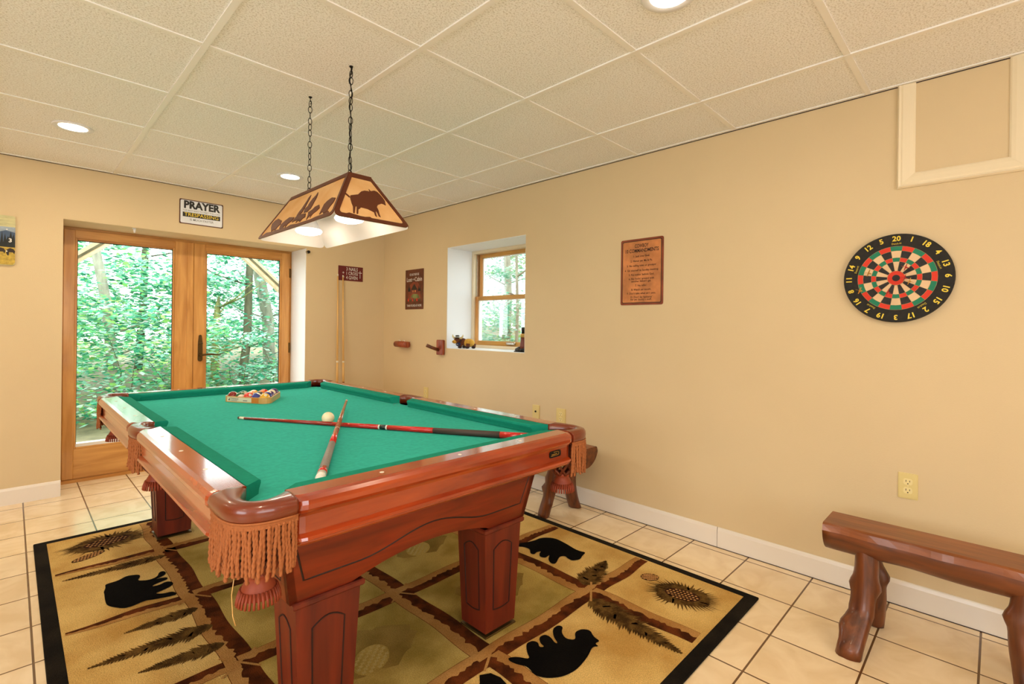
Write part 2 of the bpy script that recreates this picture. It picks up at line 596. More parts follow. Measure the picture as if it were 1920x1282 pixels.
def struct(name, mb, origin=(0, 0, 0)):
    return tag(build(name, mb, None, origin), kind='structure')

def copy_tree(o, parent=None):
    c = o.copy()
    COL.objects.link(c)
    c.parent = parent
    if parent is not None:
        c.matrix_parent_inverse = o.matrix_parent_inverse.copy()
    for ch in list(o.children):
        copy_tree(ch, c)
    return c

def text(mb, body, o, u, v, n, size, mat, width=None, depth=0.0006, align='CENTER', d0=0.0, bold=0.0, maxh=None):
    """adds lettering lying on the frame o,u,v with thickness along n"""
    cu = bpy.data.curves.new('t', 'FONT')
    cu.body = body
    cu.size = 1.0
    cu.align_x = align
    cu.align_y = 'CENTER'
    cu.offset = bold
    cu.resolution_u = 2
    ob = bpy.data.objects.new('t', cu)
    COL.objects.link(ob)
    dg = bpy.context.evaluated_depsgraph_get()
    me = bpy.data.meshes.new_from_object(ob.evaluated_get(dg))
    o, u, v, n = Vector(o), Vector(u), Vector(v), Vector(n)
    xs = [p.co.x for p in me.vertices]
    sx = sy = size
    if width and xs:
        sx = width / (max(xs) - min(xs))
    verts = [o + u * (p.co.x * sx) + v * (p.co.y * sy) + n * (d0 + depth) for p in me.vertices]
    mb.add(verts, [tuple(p.vertices) for p in me.polygons], mat)
    bpy.data.objects.remove(ob)
    bpy.data.meshes.remove(me)
    bpy.data.curves.remove(cu)

X_, Y_, Z_ = Vector((1, 0, 0)), Vector((0, 1, 0)), Vector((0, 0, 1))
def arc(cx, cy, r_, a0, a1, n):
    return [(cx + r_ * math.cos(R(a0 + (a1 - a0) * i / n)), cy + r_ * math.sin(R(a0 + (a1 - a0) * i / n))) for i in range(n + 1)]
def rrect(x0, y0, x1, y1, r_, n=5):
    return arc(x1 - r_, y1 - r_, r_, 0, 90, n) + arc(x0 + r_, y1 - r_, r_, 90, 180, n) + arc(x0 + r_, y0 + r_, r_, 180, 270, n) + arc(x1 - r_, y0 + r_, r_, 270, 360, n)

# ------------------------------------------------------------------ room shell
XL_ROOM, YN_ROOM = -6.0, -7.8
DX0, DX1, DZ1 = -2.568, -0.845, 1.965        # door recess in the back wall
DY = 0.34
WY0, WY1, WZ0, WZ1 = -2.083, -1.094, 1.028, 1.958   # window recess in the right wall
WX = 0.30

b = MB()
b.box((XL_ROOM - .1, YN_ROOM - .1, -0.12), (0.5, 0.62, 0.0), 'floor_tile')
struct('floor', b)
b = MB()
b.box((XL_ROOM - .1, YN_ROOM - .1, ZC), (0.5, 0.5, ZC + 0.1), 'ceiling_tile')
ceiling = struct('ceiling', b)
# wall at the back with the deep door recess
b = MB()
b.box((XL_ROOM - .1, 0, 0), (DX0, DY + .14, ZC), 'wall_paint')
b.box((DX1, 0, 0), (0.5, DY + .14, ZC), 'wall_paint')
b.box((DX0, 0, DZ1), (DX1, DY + .14, ZC), 'wall_paint')
# painted returns of the recess; daylight whiteness is put into the jamb colour
b.box((DX1 - .004, 0.002, 0), (DX1, DY, DZ1), 'reveal_paint_daylit')
b.box((DX0, 0.002, DZ1 - .004), (DX1, DY, DZ1), 'wall_paint')
struct('wall_back', b)
b = MB()
b.box((0, YN_ROOM - .1, 0), (WX + .12, WY0, ZC), 'wall_paint')
b.box((0, WY1, 0), (WX + .12, 0, ZC), 'wall_paint')
b.box((0, WY0, 0), (WX + .12, WY1, WZ0), 'wall_paint')
b.box((0, WY0, WZ1), (WX + .12, WY1, ZC), 'wall_paint')
b.box((0.002, WY1 - .004, WZ0), (WX, WY1, WZ1), 'reveal_paint_daylit')  # window returns: white paint, whitened further for the daylight falling on them
b.box((0.002, WY0, WZ0), (WX, WY0 + .004, WZ1), 'reveal_paint_daylit')
b.box((0.002, WY0, WZ1 - .004), (WX, WY1, WZ1), 'reveal_paint_daylit')
b.box((0.002, WY0, WZ0), (WX, WY1, WZ0 + .004), 'reveal_paint_daylit')
struct('wall_right', b)
# unseen walls that close the room; each has an added opening to let sky light in
b = MB()
x = XL_ROOM
b.box((x - .12, YN_ROOM, 0), (x, -5.8, ZC), 'wall_paint'); b.box((x - .12, -3.4, 0), (x, 0, ZC), 'wall_paint')
b.box((x - .12, -5.8, 0), (x, -3.4, 0.9), 'wall_paint'); b.box((x - .12, -5.8, 2.1), (x, -3.4, ZC), 'wall_paint')
struct('wall_left', b)
b = MB()
y = YN_ROOM
b.box((XL_ROOM, y - .12, 0), (-4.8, y, ZC), 'wall_paint'); b.box((-2.0, y - .12, 0), (0, y, ZC), 'wall_paint')
b.box((-4.8, y - .12, 0), (-2.0, y, 0.9), 'wall_paint'); b.box((-4.8, y - .12, 2.1), (-2.0, y, ZC), 'wall_paint')
struct('wall_front', b)

# baseboards
def base_prof(s_):  # (out, z)
    return [(0, 0), (.013, 0), (.013, .095), (.009, .108), (.006, .112), (0, .112)]
b = MB()
pr_ = base_prof(1)
for y0, y1 in ((-3.599, -0.0), (YN_ROOM, -3.602)):
    b.loft([[(-u_, y0, z_) for u_, z_ in pr_], [(-u_, y1, z_) for u_, z_ in pr_]], 'vinyl_base')
struct('baseboard_right', b)
b = MB()
for x0, x1 in ((XL_ROOM, DX0 - .0), (DX1, -0.014)):
    b.loft([[(x0, -u_, z_) for u_, z_ in pr_], [(x1, -u_, z_) for u_, z_ in pr_]], 'vinyl_base')
struct('baseboard_back', b)
# dark expansion gap under the right baseboard
b = MB()
b.box((-0.016, YN_ROOM, 0.0), (-0.0125, -0.01, 0.003), 'groove')
struct('trim_2', b)

# suspended ceiling grid
b = MB()
GX = [-0.457 - 0.6096 * i for i in range(-0, 10)]
GY = [-1.231 - 0.6096 * i for i in range(-1, 12)]
for gx in GX:
    if gx > XL_ROOM:
        b.box((gx - .012, YN_ROOM, ZC - .006), (gx + .012, 0, ZC + .002), 'trim_white')
for gy in GY:
    if gy > YN_ROOM:
        xs_ = [0] + [g for g in GX if g > XL_ROOM] + [XL_ROOM]
        for a_, c_ in zip(xs_[:-1], xs_[1:]):
            b.box((c_ + .013, gy - .012, ZC - .0045), (a_ - .013, gy + .012, ZC + .002), 'trim_white')
b.box((-0.022, YN_ROOM, ZC - .005), (0, 0, ZC), 'trim_white')
b.box((XL_ROOM, -0.022, ZC - .005), (0, 0, ZC), 'trim_white')
build('grid_bars', b, ceiling)
# thin dark shadow gap between wall angle and wall
b = MB()
b.box((-0.004, YN_ROOM, ZC - .008), (0, 0, ZC - .004), 'groove')
b.box((XL_ROOM, -0.004, ZC - .008), (0, 0, ZC - .004), 'groove')
build('wall_gap', b, ceiling)

# ------------------------------------------------------------------ white casing high on the right wall
def trim_board(mb, p0, p1, wdir, width, th=0.018):
    """moulded casing from p0 to p1 (mitred), width measured along wdir"""
    pass
b = MB()
# local frame: s runs toward -y, z up.  outer corner (y=-4.387, z=1.877); board width .064
prof = [(0, .010), (.006, .018), (.014, .014), (.020, .016), (.045, .012), (.058, .008), (.064, .004)]
def casing(mb, a, c, inward, mat):
    """a,c outer end points (y,z); inward direction (dy,dz) and mitre handled by inset at both ends"""
    pass
yo, zo, yi_end = -4.389, 1.877, -4.98
def strip(mb, f0, f1):
    ringA = [f0(wd, th) for wd, th in prof] + [f0(wd, 0.0) for wd, th in reversed(prof)]
    ringB = [f1(wd, th) for wd, th in prof] + [f1(wd, 0.0) for wd, th in reversed(prof)]
    mb.loft([ringA, ringB], 'trim_cream')
strip(b, lambda wd, th: (-th, yo - wd, ZC - .006), lambda wd, th: (-th, yo - wd, zo + wd))
strip(b, lambda wd, th: (-th, yo - wd, zo + wd), lambda wd, th: (-th, -4.812 + wd, zo + wd))
strip(b, lambda wd, th: (-th, -4.812 + wd, zo + wd), lambda wd, th: (-th, -4.812 + wd, ZC - .006))
struct('trim_1', b)

# ------------------------------------------------------------------ glazed double door
door = tag(bpy.data.objects.new('door_1', None), kind='structure')
door.location = (-1.7, DY, 0)
COL.objects.link(door)
yf = DY
b = MB()
b.box((DX0, yf + .02, 0.02), (DX0 + .03, yf + .14, DZ1), 'pine_z')
b.box((DX1 - .03, yf + .02, 0.02), (DX1, yf + .14, DZ1), 'pine_z')
b.box((DX0 + .03, yf + .02, DZ1 - .022), (DX1 - .03, yf + .14, DZ1), 'pine_x')
b.box((DX0, yf - .03, 0), (DX1, yf + .16, .02), 'pine_x')
build('frame', b, door)
def leaf(name, x0, x1, gx0, gx1, gz0, gz1, z0, z1):
    b = MB()
    y0, y1 = yf, yf + .045
    b.box((x0, y0, z0), (gx0 - .014, y1, z1), 'pine_z', .003)
    b.box((gx1 + .014, y0, z0), (x1, y1, z1), 'pine_z', .003)
    b.box((gx0 - .014, y0 + .0006, gz1 + .014), (gx1 + .014, y1, z1), 'pine_x', .002)
    b.box((gx0 - .014, y0 + .0006, z0), (gx1 + .014, y1, gz0 - .014), 'pine_x', .002)
    # glazing beads, set back a little
    for q in (((gx0 - .014, gz0 - .014), (gx0, gz1 + .014)), ((gx1, gz0 - .014), (gx1 + .014, gz1 + .014))):
        b.box((q[0][0], y0 + .008, q[0][1]), (q[1][0], y1 - .008, q[1][1]), 'pine_z', .002)
    for q in (((gx0, gz1), (gx1, gz1 + .014)), ((gx0, gz0 - .014), (gx1, gz0))):
        b.box((q[0][0], y0 + .008, q[0][1]), (q[1][0], y1 - .008, q[1][1]), 'pine_x', .002)
    l = build(name, b, door)
    b = MB()
    b.box((gx0 + .001, y0 + .020, gz0 + .001), (gx1 - .001, y0 + .024, gz1 - .001), 'pane_glass')
    build('pane', b, l)
    b = MB()
    for xx in (gx0 + .0015, gx1 - .0015):
        b.box((xx - .0015, y0 + .014, gz0), (xx + .0015, y0 + .030, gz1), 'dark_hole')
    b.box((gx0, y0 + .014, gz1 - .004), (gx1, y0 + .030, gz1), 'dark_hole')
    b.box((gx0, y0 + .010, gz0), (gx1, y0 + .034, gz0 + .024), 'trim_white')
    build('spacer', b, l)
    return l
L1 = leaf('door_panel', DX0 + .022, -1.735, -2.466, -1.848, 0.265, 1.864, .022, DZ1 - .024)
L2 = leaf('door_panel', -1.694, DX1 - .02, -1.590, -0.957, 0.265, 1.862, .022, DZ1 - .024)
b = MB()
b.box((-1.745, yf - .010, .022), (-1.697, yf + .05, DZ1 - .022), 'pine_z', .004)
b.box((-1.697, yf + .02, .022), (-1.693, yf + .05, DZ1 - .022), 'dark_hole')
build('astragal', b, door)
b = MB()
for z0, z1 in ((1.70, 1.79), (0.95, 1.05), (0.2, 0.3)):
    b.tube([(-0.866, yf - .006, z0), (-0.866, yf - .006, z1)], .007, 'dark_bronze', 10)
build('hinges', b, door)
b = MB()
plate = [(-.017, -.02), (.017, -.02)] + arc(.0, -.108, .018, 0, -180, 6)[0:0]
b.prism(arc(0, .105, .011, 0, 180, 6) + [(-.017, .05), (-.018, -.10)] + arc(0, -.103, .018, 180, 360, 8) + [(.018, -.10), (.017, .05)], (-1.640, yf - .002, 1.015), X_, Z_, -Y_, 0, .008, 'dark_bronze')
b.lathe([(.012, 0), (.010, -.03), (.008, -.045)], 'dark_bronze', (-1.640, yf - .01, .952), 'y', 14)
b.tube([(-1.640, yf - .05, .952), (-1.60, yf - .055, .957), (-1.55, yf - .055, .957), (-1.515, yf - .05, .953), (-1.485, yf - .045, .952)], [.009, .010, .009, .006, .003], 'dark_bronze', 10)
b.tube([(-1.658, yf - .014, 1.055), (-1.622, yf - .014, 1.055)], .006, 'dark_bronze', 8)
build('handle', b, L2)

# ------------------------------------------------------------------ double-hung window
win = tag(bpy.data.objects.new('window_1', None), kind='structure')
win.location = (WX, (WY0 + WY1) / 2, WZ0)
COL.objects.link(win)
b = MB()
fx0, fx1 = WX - .004, WX + .11
b.box((fx0, WY1 - .032, WZ0), (fx1, WY1, WZ1), 'trim_cream')
b.box((fx0, WY0, WZ0), (fx1, WY0 + .032, WZ1), 'trim_cream')
b.box((fx0, WY0 + .032, WZ1 - .03), (fx1, WY1 - .032, WZ1), 'trim_cream')
b.box((fx0, WY0 + .032, WZ0), (fx1, WY1 - .032, WZ0 + .03), 'trim_cream')
b.box((fx0 + .03, WY1 - .044, WZ0 + .03), (fx0 + .10, WY1 - .033, WZ1 - .03), 'chrome')
build('frame', b, win)
def sash(x0, z0, z1, ya, yb, sw=.036):
    b = MB()
    b.box((x0, yb - sw, z0), (x0 + .034, yb, z1), 'pine_z', .002)
    b.box((x0, ya, z0), (x0 + .034, ya + sw, z1), 'pine_z', .002)
    b.box((x0 + .0005, ya + sw, z1 - sw), (x0 + .034, yb - sw, z1), 'pine_y', .002)
    b.box((x0 + .0005, ya + sw, z0), (x0 + .034, yb - sw, z0 + sw * 1.15), 'pine_y', .002)
    s_ = build('sash', b, win)
    b = MB()
    b.box((x0 + .016, ya + sw - .004, z0 + sw), (x0 + .020, yb - sw + .004, z1 - sw + .004), 'pane_glass')
    build('pane', b, s_)
    b = MB()
    for yy in (ya + sw, yb - sw - .012):
        b.box((x0 + .010, yy, z0 + sw * 1.15), (x0 + .026, yy + .012, z1 - sw), 'trim_white')
    b.box((x0 + .010, ya + sw, z1 - sw - .006), (x0 + .026, yb - sw, z1 - sw), 'trim_white')
    build('bead', b, s_)
    return s_
zm = 1.502
sash(WX + .058, zm - .018, WZ1 - .03, WY0 + .034, WY1 - .046)
low = sash(WX + .018, WZ0 + .03, zm + .018, WY0 + .034, WY1 - .034)
b = MB()
b.lathe([(.018, 0), (.02, .006), (.012, .014)], 'chrome', (WX + .03, -1.62, zm + .018), 'z', 14)
b.tube([(WX + .03, -1.62, zm + .03), (WX + .02, -1.58, zm + .032)], .006, 'chrome', 8)
build('sash_lock', b, low)
b = MB()
b.box((WX - .004, -1.68, WZ0 + .042), (WX + .02, -1.57, WZ0 + .066), 'chrome', .006)
build('sash_lift', b, low)

# ------------------------------------------------------------------ recessed downlights
def downlight(x, y, label, power=6.2):
    t = thing('ceiling_light', label, 'ceiling light', (x, y, ZC), group=None)
    b = MB()
    b.lathe([(.062, 0), (.066, -.004), (.088, -.007), (.092, -.004), (.092, 0)], 'white_plastic', (x, y, ZC), 'z', 32)
    build('trim_ring', b, t)
    b = MB()
    b.lathe([(.0, -.0045), (.045, -.0045), (.0645, -.0035), (.0645, -.0015), (0, -.0015)], 'lens_glow', (x, y, ZC), 'z', 28)
    build('lens', b, t)
    l = area('downlight_lamp', (x, y, ZC - .012), (0, 0, 0), .12, .12, power, WARM, 'DISK')
    return t
simple('lens_glow', (255, 244, 224), 0.5, emis=(255, 244, 224), es=9)
simple('bulb_glow', (255, 250, 240), 0.5, emis=(255, 246, 232), es=5)
downlight(-2.582, -0.94, 'round recessed ceiling light nearest the left edge of the photo, above the glazed door', 8)
downlight(-1.354, -0.908, 'round recessed ceiling light behind the hanging pool table lamp', 8)
for x_, y_, lb in ((-1.29, -3.93, 'round recessed ceiling light just above the top edge of the photo'),
                   (-2.58, -3.93, 'recessed ceiling light above the near end of the room'),
                   (-3.9, -0.94, 'recessed ceiling light left of the door'), (-3.9, -3.93, 'recessed ceiling light over the open floor on the left'),
                   (-5.1, -3.93, 'recessed ceiling light by the added opening in the left wall'), (-1.29, -6.6, 'recessed ceiling light at the rear right'),
                   (-3.2, -6.6, 'recessed ceiling light at the rear middle'), (-5.1, -6.6, 'recessed ceiling light at the rear left')):
    downlight(x_, y_, lb, 4.6 if (x_ > -2 and y_ > -5) else 6.4)

# ------------------------------------------------------------------ area rug
RX0, RX1, RY0, RY1, RZ = -2.728, -0.418, -3.955, -0.965, 0.012
b = MB()
b.box((RX0, RY0, 0.0005), (RX1, RY1, RZ - .001), 'rug_black', .003)
b.box((RX0 + .052, RY0 + .052, RZ - .002), (RX1 - .047, RY1 - .05, RZ), 'rug_tan')
CNT = [0]
LAYER = {k: .00016 * (i + 1) for i, k in enumerate(['rug_tan', 'rug_green', 'rug_shadow', 'rug_green_dark', 'rug_green_mid', 'rug_bark', 'rug_log', 'rug_green_light', 'rug_needle', 'rug_cone', 'rug_seed', 'rug_rope', 'rug_bear'])}
def rpoly(pts, mat, dz=None):
    """flat motif woven into the pile; each one sits a hair above the last"""
    CNT[0] += 1
    z = RZ + LAYER[mat] + (CNT[0] % 13) * .00001
    b.add([(p[0], p[1], z) for p in pts], [tuple(range(len(pts)))], mat)
rnd = random.Random(5)
cxs, cys = [-0.93, -1.57, -2.235], [-1.53, -2.16, -2.785, -3.39]
# olive cells in the middle
for x0, x1 in ((-1.57, -0.93), (-2.235, -1.57)):
    for y0, y1 in ((-2.16, -1.53), (-2.785, -2.16), (-3.39, -2.785)):
        rpoly([(x0, y0), (x1, y0), (x1, y1), (x0, y1)], 'rug_green')
def log(x0, y0, x1, y1, wd=.052, taper=0.0):
    """a tan log with a rough dark bark side"""
    d = Vector((x1 - x0, y1 - y0)); L = d.length; d.normalize(); nrm = Vector((-d.y, d.x))
    n = 40
    wob = [0.005 * math.sin(i * .22 + x0 * 9 + y0 * 5) for i in range(n + 1)]
    def e(i, k):
        t = i / n
        wid = wd * (1 - taper * max(0, t - .5) * 1.6)
        p = Vector((x0, y0)) + d * (L * t) + nrm * (wob[i] + k * wid)
        return (p.x, p.y)
    rpoly([e(i, 1.0) for i in range(n + 1)] + [e(i, -1.0) for i in reversed(range(n + 1))], 'rug_bark')
    rag = [(e(i, .10 + rnd.uniform(-.20, .20))) for i in range(n + 1)]
    rpoly([e(i, .96) for i in range(n + 1)] + list(reversed(rag)), 'rug_log')
    ln = [e(i, .90) for i in range(n + 1)]
    rpoly([e(i, 1.0) for i in range(n + 1)] + list(reversed(ln)), 'rug_bark')
for yy in cys:
    log(-2.235, yy, -2.665, yy + .02, .034, .8)
    log(-0.93, yy, -0.475, yy - .005, .042, .2)
    for x0, x1 in ((-2.235, -1.57), (-1.57, -0.93)):
        log(x0, yy, x1, yy, .046)
for xx in cxs:
    log(xx, -1.53, xx, -1.03, .046, .3)
    log(xx, -3.39, xx + .01, -3.885, .046, .1)
    for y0, y1 in ((-2.16, -1.53), (-2.785, -2.16), (-3.39, -2.785)):
        log(xx, y0, xx, y1, .05)
for xx in cxs:
    for yy in cys:   # rope lashings where logs cross
        for a in (35, 125):
            c, s_ = math.cos(R(a)), math.sin(R(a))
            rpoly([(xx + c * .085 - s_ * .005, yy + s_ * .085 + c * .005), (xx - c * .085 - s_ * .005, yy - s_ * .085 + c * .005), (xx - c * .085 + s_ * .005, yy - s_ * .085 - c * .005), (xx + c * .085 + s_ * .005, yy + s_ * .085 - c * .005)], 'rug_rope')
bear1 = [(-0.811, -2.807), (-0.731, -2.844), (-0.656, -2.846), (-0.605, -2.903), (-0.616, -2.994), (-0.636, -3.072), (-0.636, -3.109), (-0.625, -3.14), (-0.67, -3.149), (-0.713, -3.167), (-0.754, -3.147), (-0.752, -3.116), (-0.738, -3.083), (-0.77, -3.07), (-0.845, -3.11), (-0.858, -3.086), (-0.835, -3.049), (-0.786, -3.019), (-0.83, -3.029), (-0.845, -3.0), (-0.817, -2.971), (-0.789, -2.962), (-0.812, -2.95), (-0.846, -2.961), (-0.852, -2.937), (-0.812, -2.901), (-0.819, -2.857), (-0.841, -2.836)]
bear2 = [(-1.53, -3.446), (-1.502, -3.464), (-1.477, -3.509), (-1.457, -3.473), (-1.421, -3.436), (-1.392, -3.442), (-1.383, -3.464), (-1.402, -3.487), (-1.385, -3.50), (-1.382, -3.474), (-1.357, -3.446), (-1.328, -3.45), (-1.323, -3.475), (-1.340, -3.513), (-1.333, -3.522), (-1.314, -3.484), (-1.278, -3.449), (-1.243, -3.448), (-1.236, -3.47), (-1.27, -3.488), (-1.29, -3.526), (-1.268, -3.558), (-1.232, -3.525), (-1.195, -3.531), (-1.175, -3.56), (-1.201, -3.595), (-1.205, -3.629), (-1.232, -3.622), (-1.236, -3.645), (-1.255, -3.627), (-1.314, -3.649), (-1.4, -3.663), (-1.461, -3.651), (-1.506, -3.619), (-1.529, -3.577), (-1.512, -3.53), (-1.532, -3.494), (-1.539, -3.461)]
bear3 = [(-2.52, -1.879), (-2.52, -1.854), (-2.509, -1.815), (-2.507, -1.773), (-2.46, -1.774), (-2.424, -1.744), (-2.379, -1.769), (-2.377, -1.799), (-2.396, -1.836), (-2.355, -1.867), (-2.32, -1.855), (-2.306, -1.811), (-2.289, -1.808), (-2.281, -1.835), (-2.293, -1.862), (-2.311, -1.872), (-2.332, -1.88), (-2.307, -1.882), (-2.287, -1.896), (-2.292, -1.919), (-2.315, -1.924), (-2.344, -1.932), (-2.357, -1.946), (-2.331, -1.953), (-2.301, -1.938), (-2.282, -1.956), (-2.28, -1.985), (-2.296, -2.004), (-2.326, -2.018), (-2.36, -2.027), (-2.333, -2.054), (-2.301, -2.059), (-2.288, -2.089), (-2.295, -2.107), (-2.33, -2.097), (-2.369, -2.083), (-2.402, -2.066), (-2.449, -2.082), (-2.477, -2.077), (-2.51, -2.03), (-2.525, -1.993), (-2.524, -1.932)]
def smooth(P):
    for _ in range(2):
        Q = []
        for i in range(len(P)):
            a_, c_ = P[i], P[(i + 1) % len(P)]
            Q += [(a_[0] * .78 + c_[0] * .22, a_[1] * .78 + c_[1] * .22), (a_[0] * .22 + c_[0] * .78, a_[1] * .22 + c_[1] * .78)]
        P = Q
    return P
for bp_ in (bear1, bear2, bear3):
    rpoly(smooth(bp_), 'rug_bear')
rpoly([(p[0] + .28 - .02, p[1] - 1.27) for p in bear3][:0] or [(-2.33, -3.02), (-2.28, -2.96), (-2.31, -2.90), (-2.38, -2.88), (-2.45, -2.90), (-2.5, -2.99), (-2.52, -3.1), (-2.45, -3.2), (-2.36, -3.22), (-2.33, -3.14), (-2.29, -3.12), (-2.30, -3.06)], 'rug_bear')
rpoly([(-1.665, -3.44), (-1.63, -3.46), (-1.62, -3.50), (-1.64, -3.60), (-1.75, -3.68), (-1.9, -3.68), (-1.98, -3.6), (-1.95, -3.5), (-1.85, -3.46), (-1.75, -3.49), (-1.69, -3.47)], 'rug_bear')
def spray(x0, y0, x1, y1, wd, mat='rug_needle', n=34):
    d = Vector((x1 - x0, y1 - y0)); L = d.length; d.normalize(); nr = Vector((-d.y, d.x))
    def P(t, k):
        p = Vector((x0, y0)) + d * (L * t) + nr * k
        return (p.x, p.y)
    core = [(t / 10, .45 * wd * (1 - t / 10) ** .8 * min(1, .4 + t * .3)) for t in range(11)]
    rpoly([P(t, k * rnd.uniform(.8, 1.1)) for t, k in core] + [P(t, -k * rnd.uniform(.8, 1.1)) for t, k in reversed(core[:-1])], mat)
    for i in range(n):
        t = i / n
        wl = wd * (1 - t) ** .7 * (.5 + .5 * min(1, t * 6)) * rnd.uniform(.85, 1.2)
        for sgn in (1, -1):
            rpoly([P(t - .015, 0), P(t + .02 + wl * .3, sgn * wl * .62), P(t + .03 + wl * .9 / L * .45, sgn * wl), P(t + .045, sgn * wl * .25), P(t + .035, 0)][::sgn], mat)
def cone(cx, cy, rx, ry, ang, needles=True, dark='rug_cone', seed='rug_seed', needle='rug_needle', sz=.006):
    ca, sa = math.cos(R(ang)), math.sin(R(ang))
    def T(x, y): return (cx + x * ca - y * sa, cy + x * sa + y * ca)
    if needles:
        rpoly([T(rx * (1.5 + .15 * math.sin(5 * k)) * math.cos(2 * PI * k / 30), ry * (1.9 + .2 * math.sin(7 * k)) * math.sin(2 * PI * k / 30)) for k in range(30)], needle)
        for k in range(54):
            a = 2 * PI * k / 54
            l1 = rnd.uniform(1.7, 2.4)
            q = .10
            rpoly([T(rx * 1.1 * math.cos(a - q), ry * 1.2 * math.sin(a - q)), T(rx * l1 * math.cos(a + .1), ry * l1 * 1.2 * math.sin(a + .1)), T(rx * 1.1 * math.cos(a + q), ry * 1.2 * math.sin(a + q))], needle)
    rpoly([T(rx * math.cos(2 * PI * k / 24), ry * math.sin(2 * PI * k / 24)) for k in range(24)], dark)
    for i in range(-4, 5):
        for j in range(-2, 3):
            x_ = (i + (.5 if j % 2 else 0)) * rx * .21
            y_ = j * ry * .36
            if (x_ / rx) ** 2 + (y_ / ry) ** 2 < .75:
                rpoly([T(x_ - sz, y_), T(x_, y_ - sz), T(x_ + sz * 1.3, y_), T(x_, y_ + sz)], seed)
spray(-0.905, -3.33, -0.63, -3.27, .085)
spray(-0.99, -3.43, -1.045, -3.88, .095, n=38)
spray(-2.25, -1.62, -2.64, -1.60, .055)
spray(-2.255, -2.29, -2.50, -2.29, .05)
spray(-2.245, -2.47, -2.62, -2.45, .065, n=34)
spray(-2.245, -2.63, -2.50, -2.60, .055)
for cx_, cy_ in ((-1.89, -3.10), (-1.25, -2.47), (-1.25, -3.08), (-1.90, -1.86), (-1.25, -1.86), (-1.90, -2.47)):
    rpoly([(cx_ + .03 + .17 * (1 + .16 * math.sin(k * 1.3)) * math.cos(2 * PI * k / 26), cy_ + .05 + .13 * (1 + .14 * math.cos(k * 1.9)) * math.sin(2 * PI * k / 26)) for k in range(26)], 'rug_green_dark')
    cone(cx_, cy_, .085, .062, 40, False, 'rug_green_mid', 'rug_green_light', sz=.009)
cone(-0.655, -3.700, .078, .048, -75)
cone(-0.615, -3.515, .045, .035, -40, False)
cone(-2.44, -1.20, .10, .055, 5)
cone(-2.53, -1.36, .075, .03, 25, False)
rug = build('area_rug', b, None, ((RX0 + RX1) / 2, (RY0 + RY1) / 2, 0))
tag(rug, 'large lodge rug with black bears, logs and pine cones under the pool table', 'rug')

# ------------------------------------------------------------------ pool table
ZT, ZB = 0.815, 0.772
XA, XB_, YA, YB = -2.482, -1.109, -3.529, -1.005    # outer faces of the rails
CX, CY = (XA + XB_) / 2, (YA + YB) / 2
table = thing('pool_table', 'red brown wooden pool table with green cloth and fringed leather pockets', 'pool table', (CX, CY, 0))
# bed cloth with notches at the pockets
b = MB()
ix0, ix1, iy0, iy1 = XA + .088, XB_ - .088, YA + .085, YB - .085
def notch_corner(cx, cy, sx, sy):
    return [(cx + sx * x_, cy + sy * y_) for x_, y_ in ((.0, .085), (.028, .045), (.045, .028), (.085, .0))]
poly = []
poly += notch_corner(ix0, iy0, 1, 1)
poly += list(reversed([(ix1 - (x_ - ix0), y_) for x_, y_ in notch_corner(ix0, iy0, 1, 1)]))
poly += [(ix1, -2.255 - .06), (ix1 - .02, -2.255 - .03), (ix1 - .02, -2.255 + .03), (ix1, -2.255 + .06)]
poly += [(ix1 - (x_ - ix0), iy1 - (y_ - iy0)) for x_, y_ in notch_corner(ix0, iy0, 1, 1)]
poly += list(reversed([(x_, iy1 - (y_ - iy0)) for x_, y_ in notch_corner(ix0, iy0, 1, 1)]))
poly += [(ix0, -2.255 + .06), (ix0 + .02, -2.255 + .03), (ix0 + .02, -2.255 - .03), (ix0, -2.255 - .06)]
b.prism(poly, (0, 0, 0), X_, Y_, Z_, ZB - .03, ZB, 'felt')
build('bed_cloth', b, table)

# rails: profile (u outward from the wood/cloth line, z)
RAILW = .088
rail_prof = [(0, ZT - .003), (.004, ZT), (.066, ZT), (.078, ZT - .004), (.086, ZT - .012), (.088, ZT - .022), (.087, ZT - .034), (.082, ZT - .042), (.074, ZT - .046),
             (.070, ZT - .055), (.070, ZT - .096), (.074, ZT - .098), (.084, ZT - .103), (.086, ZT - .110), (.080, ZT - .114), (.079, ZT - .118), (.074, ZT - .124), (0, ZT - .124)]
cush_prof = [(0, ZT - .001), (-.046, ZT - .004), (-.052, ZT - .008), (-.053, ZT - .015), (-.046, ZT - .030), (-.044, ZB + .001), (0, ZB + .001)]
def rail(ax, side, a0, a1, k0, k1, c0, c1, sights, pos, label=None):
    """ax 'x' or 'y' is the run direction; side +-1 outward; pos is the wood/cloth line"""
    mt = 'table_top_' + ax
    def P(t, u, z_):
        o = pos + side * u
        return (t, o, z_) if ax == 'x' else (o, t, z_)
    b = MB()
    rings = []
    for e, tb, kk, sg in ((0, a0, k0, 1), (1, a1, k1, -1)):
        rr = []
        for ins, sc in ((0, .86), (.010, .96), (.024, 1.0)):
            rr.append([P(tb + sg * (ins + kk * max(0, u)), u * sc if u > .05 else u, z_) for u, z_ in rail_prof])
        rings += rr if e == 0 else list(reversed(rr))
    b.loft(rings, mt)
    # moulding strip and fascia in the darker red stain
    r_ = build('rail', b, table)
    b = MB()
    rings = [[P(a0 + c0 * abs(u), u, z_) for u, z_ in cush_prof], [P(a1 - c1 * abs(u), u, z_) for u, z_ in cush_prof]]
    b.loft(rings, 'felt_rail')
    build('cushion', b, r_)
    for s_ in sights:
        b = MB()
        c = P(s_, .036, ZT)
        b.lathe([(.0065, -.001), (.0065, .0006), (.005, .001)], 'pearl', c, 'z', 14)
        build('sight', b, r_)
    return r_
NL_X, NR_X = XA + .147, XB_ - .147
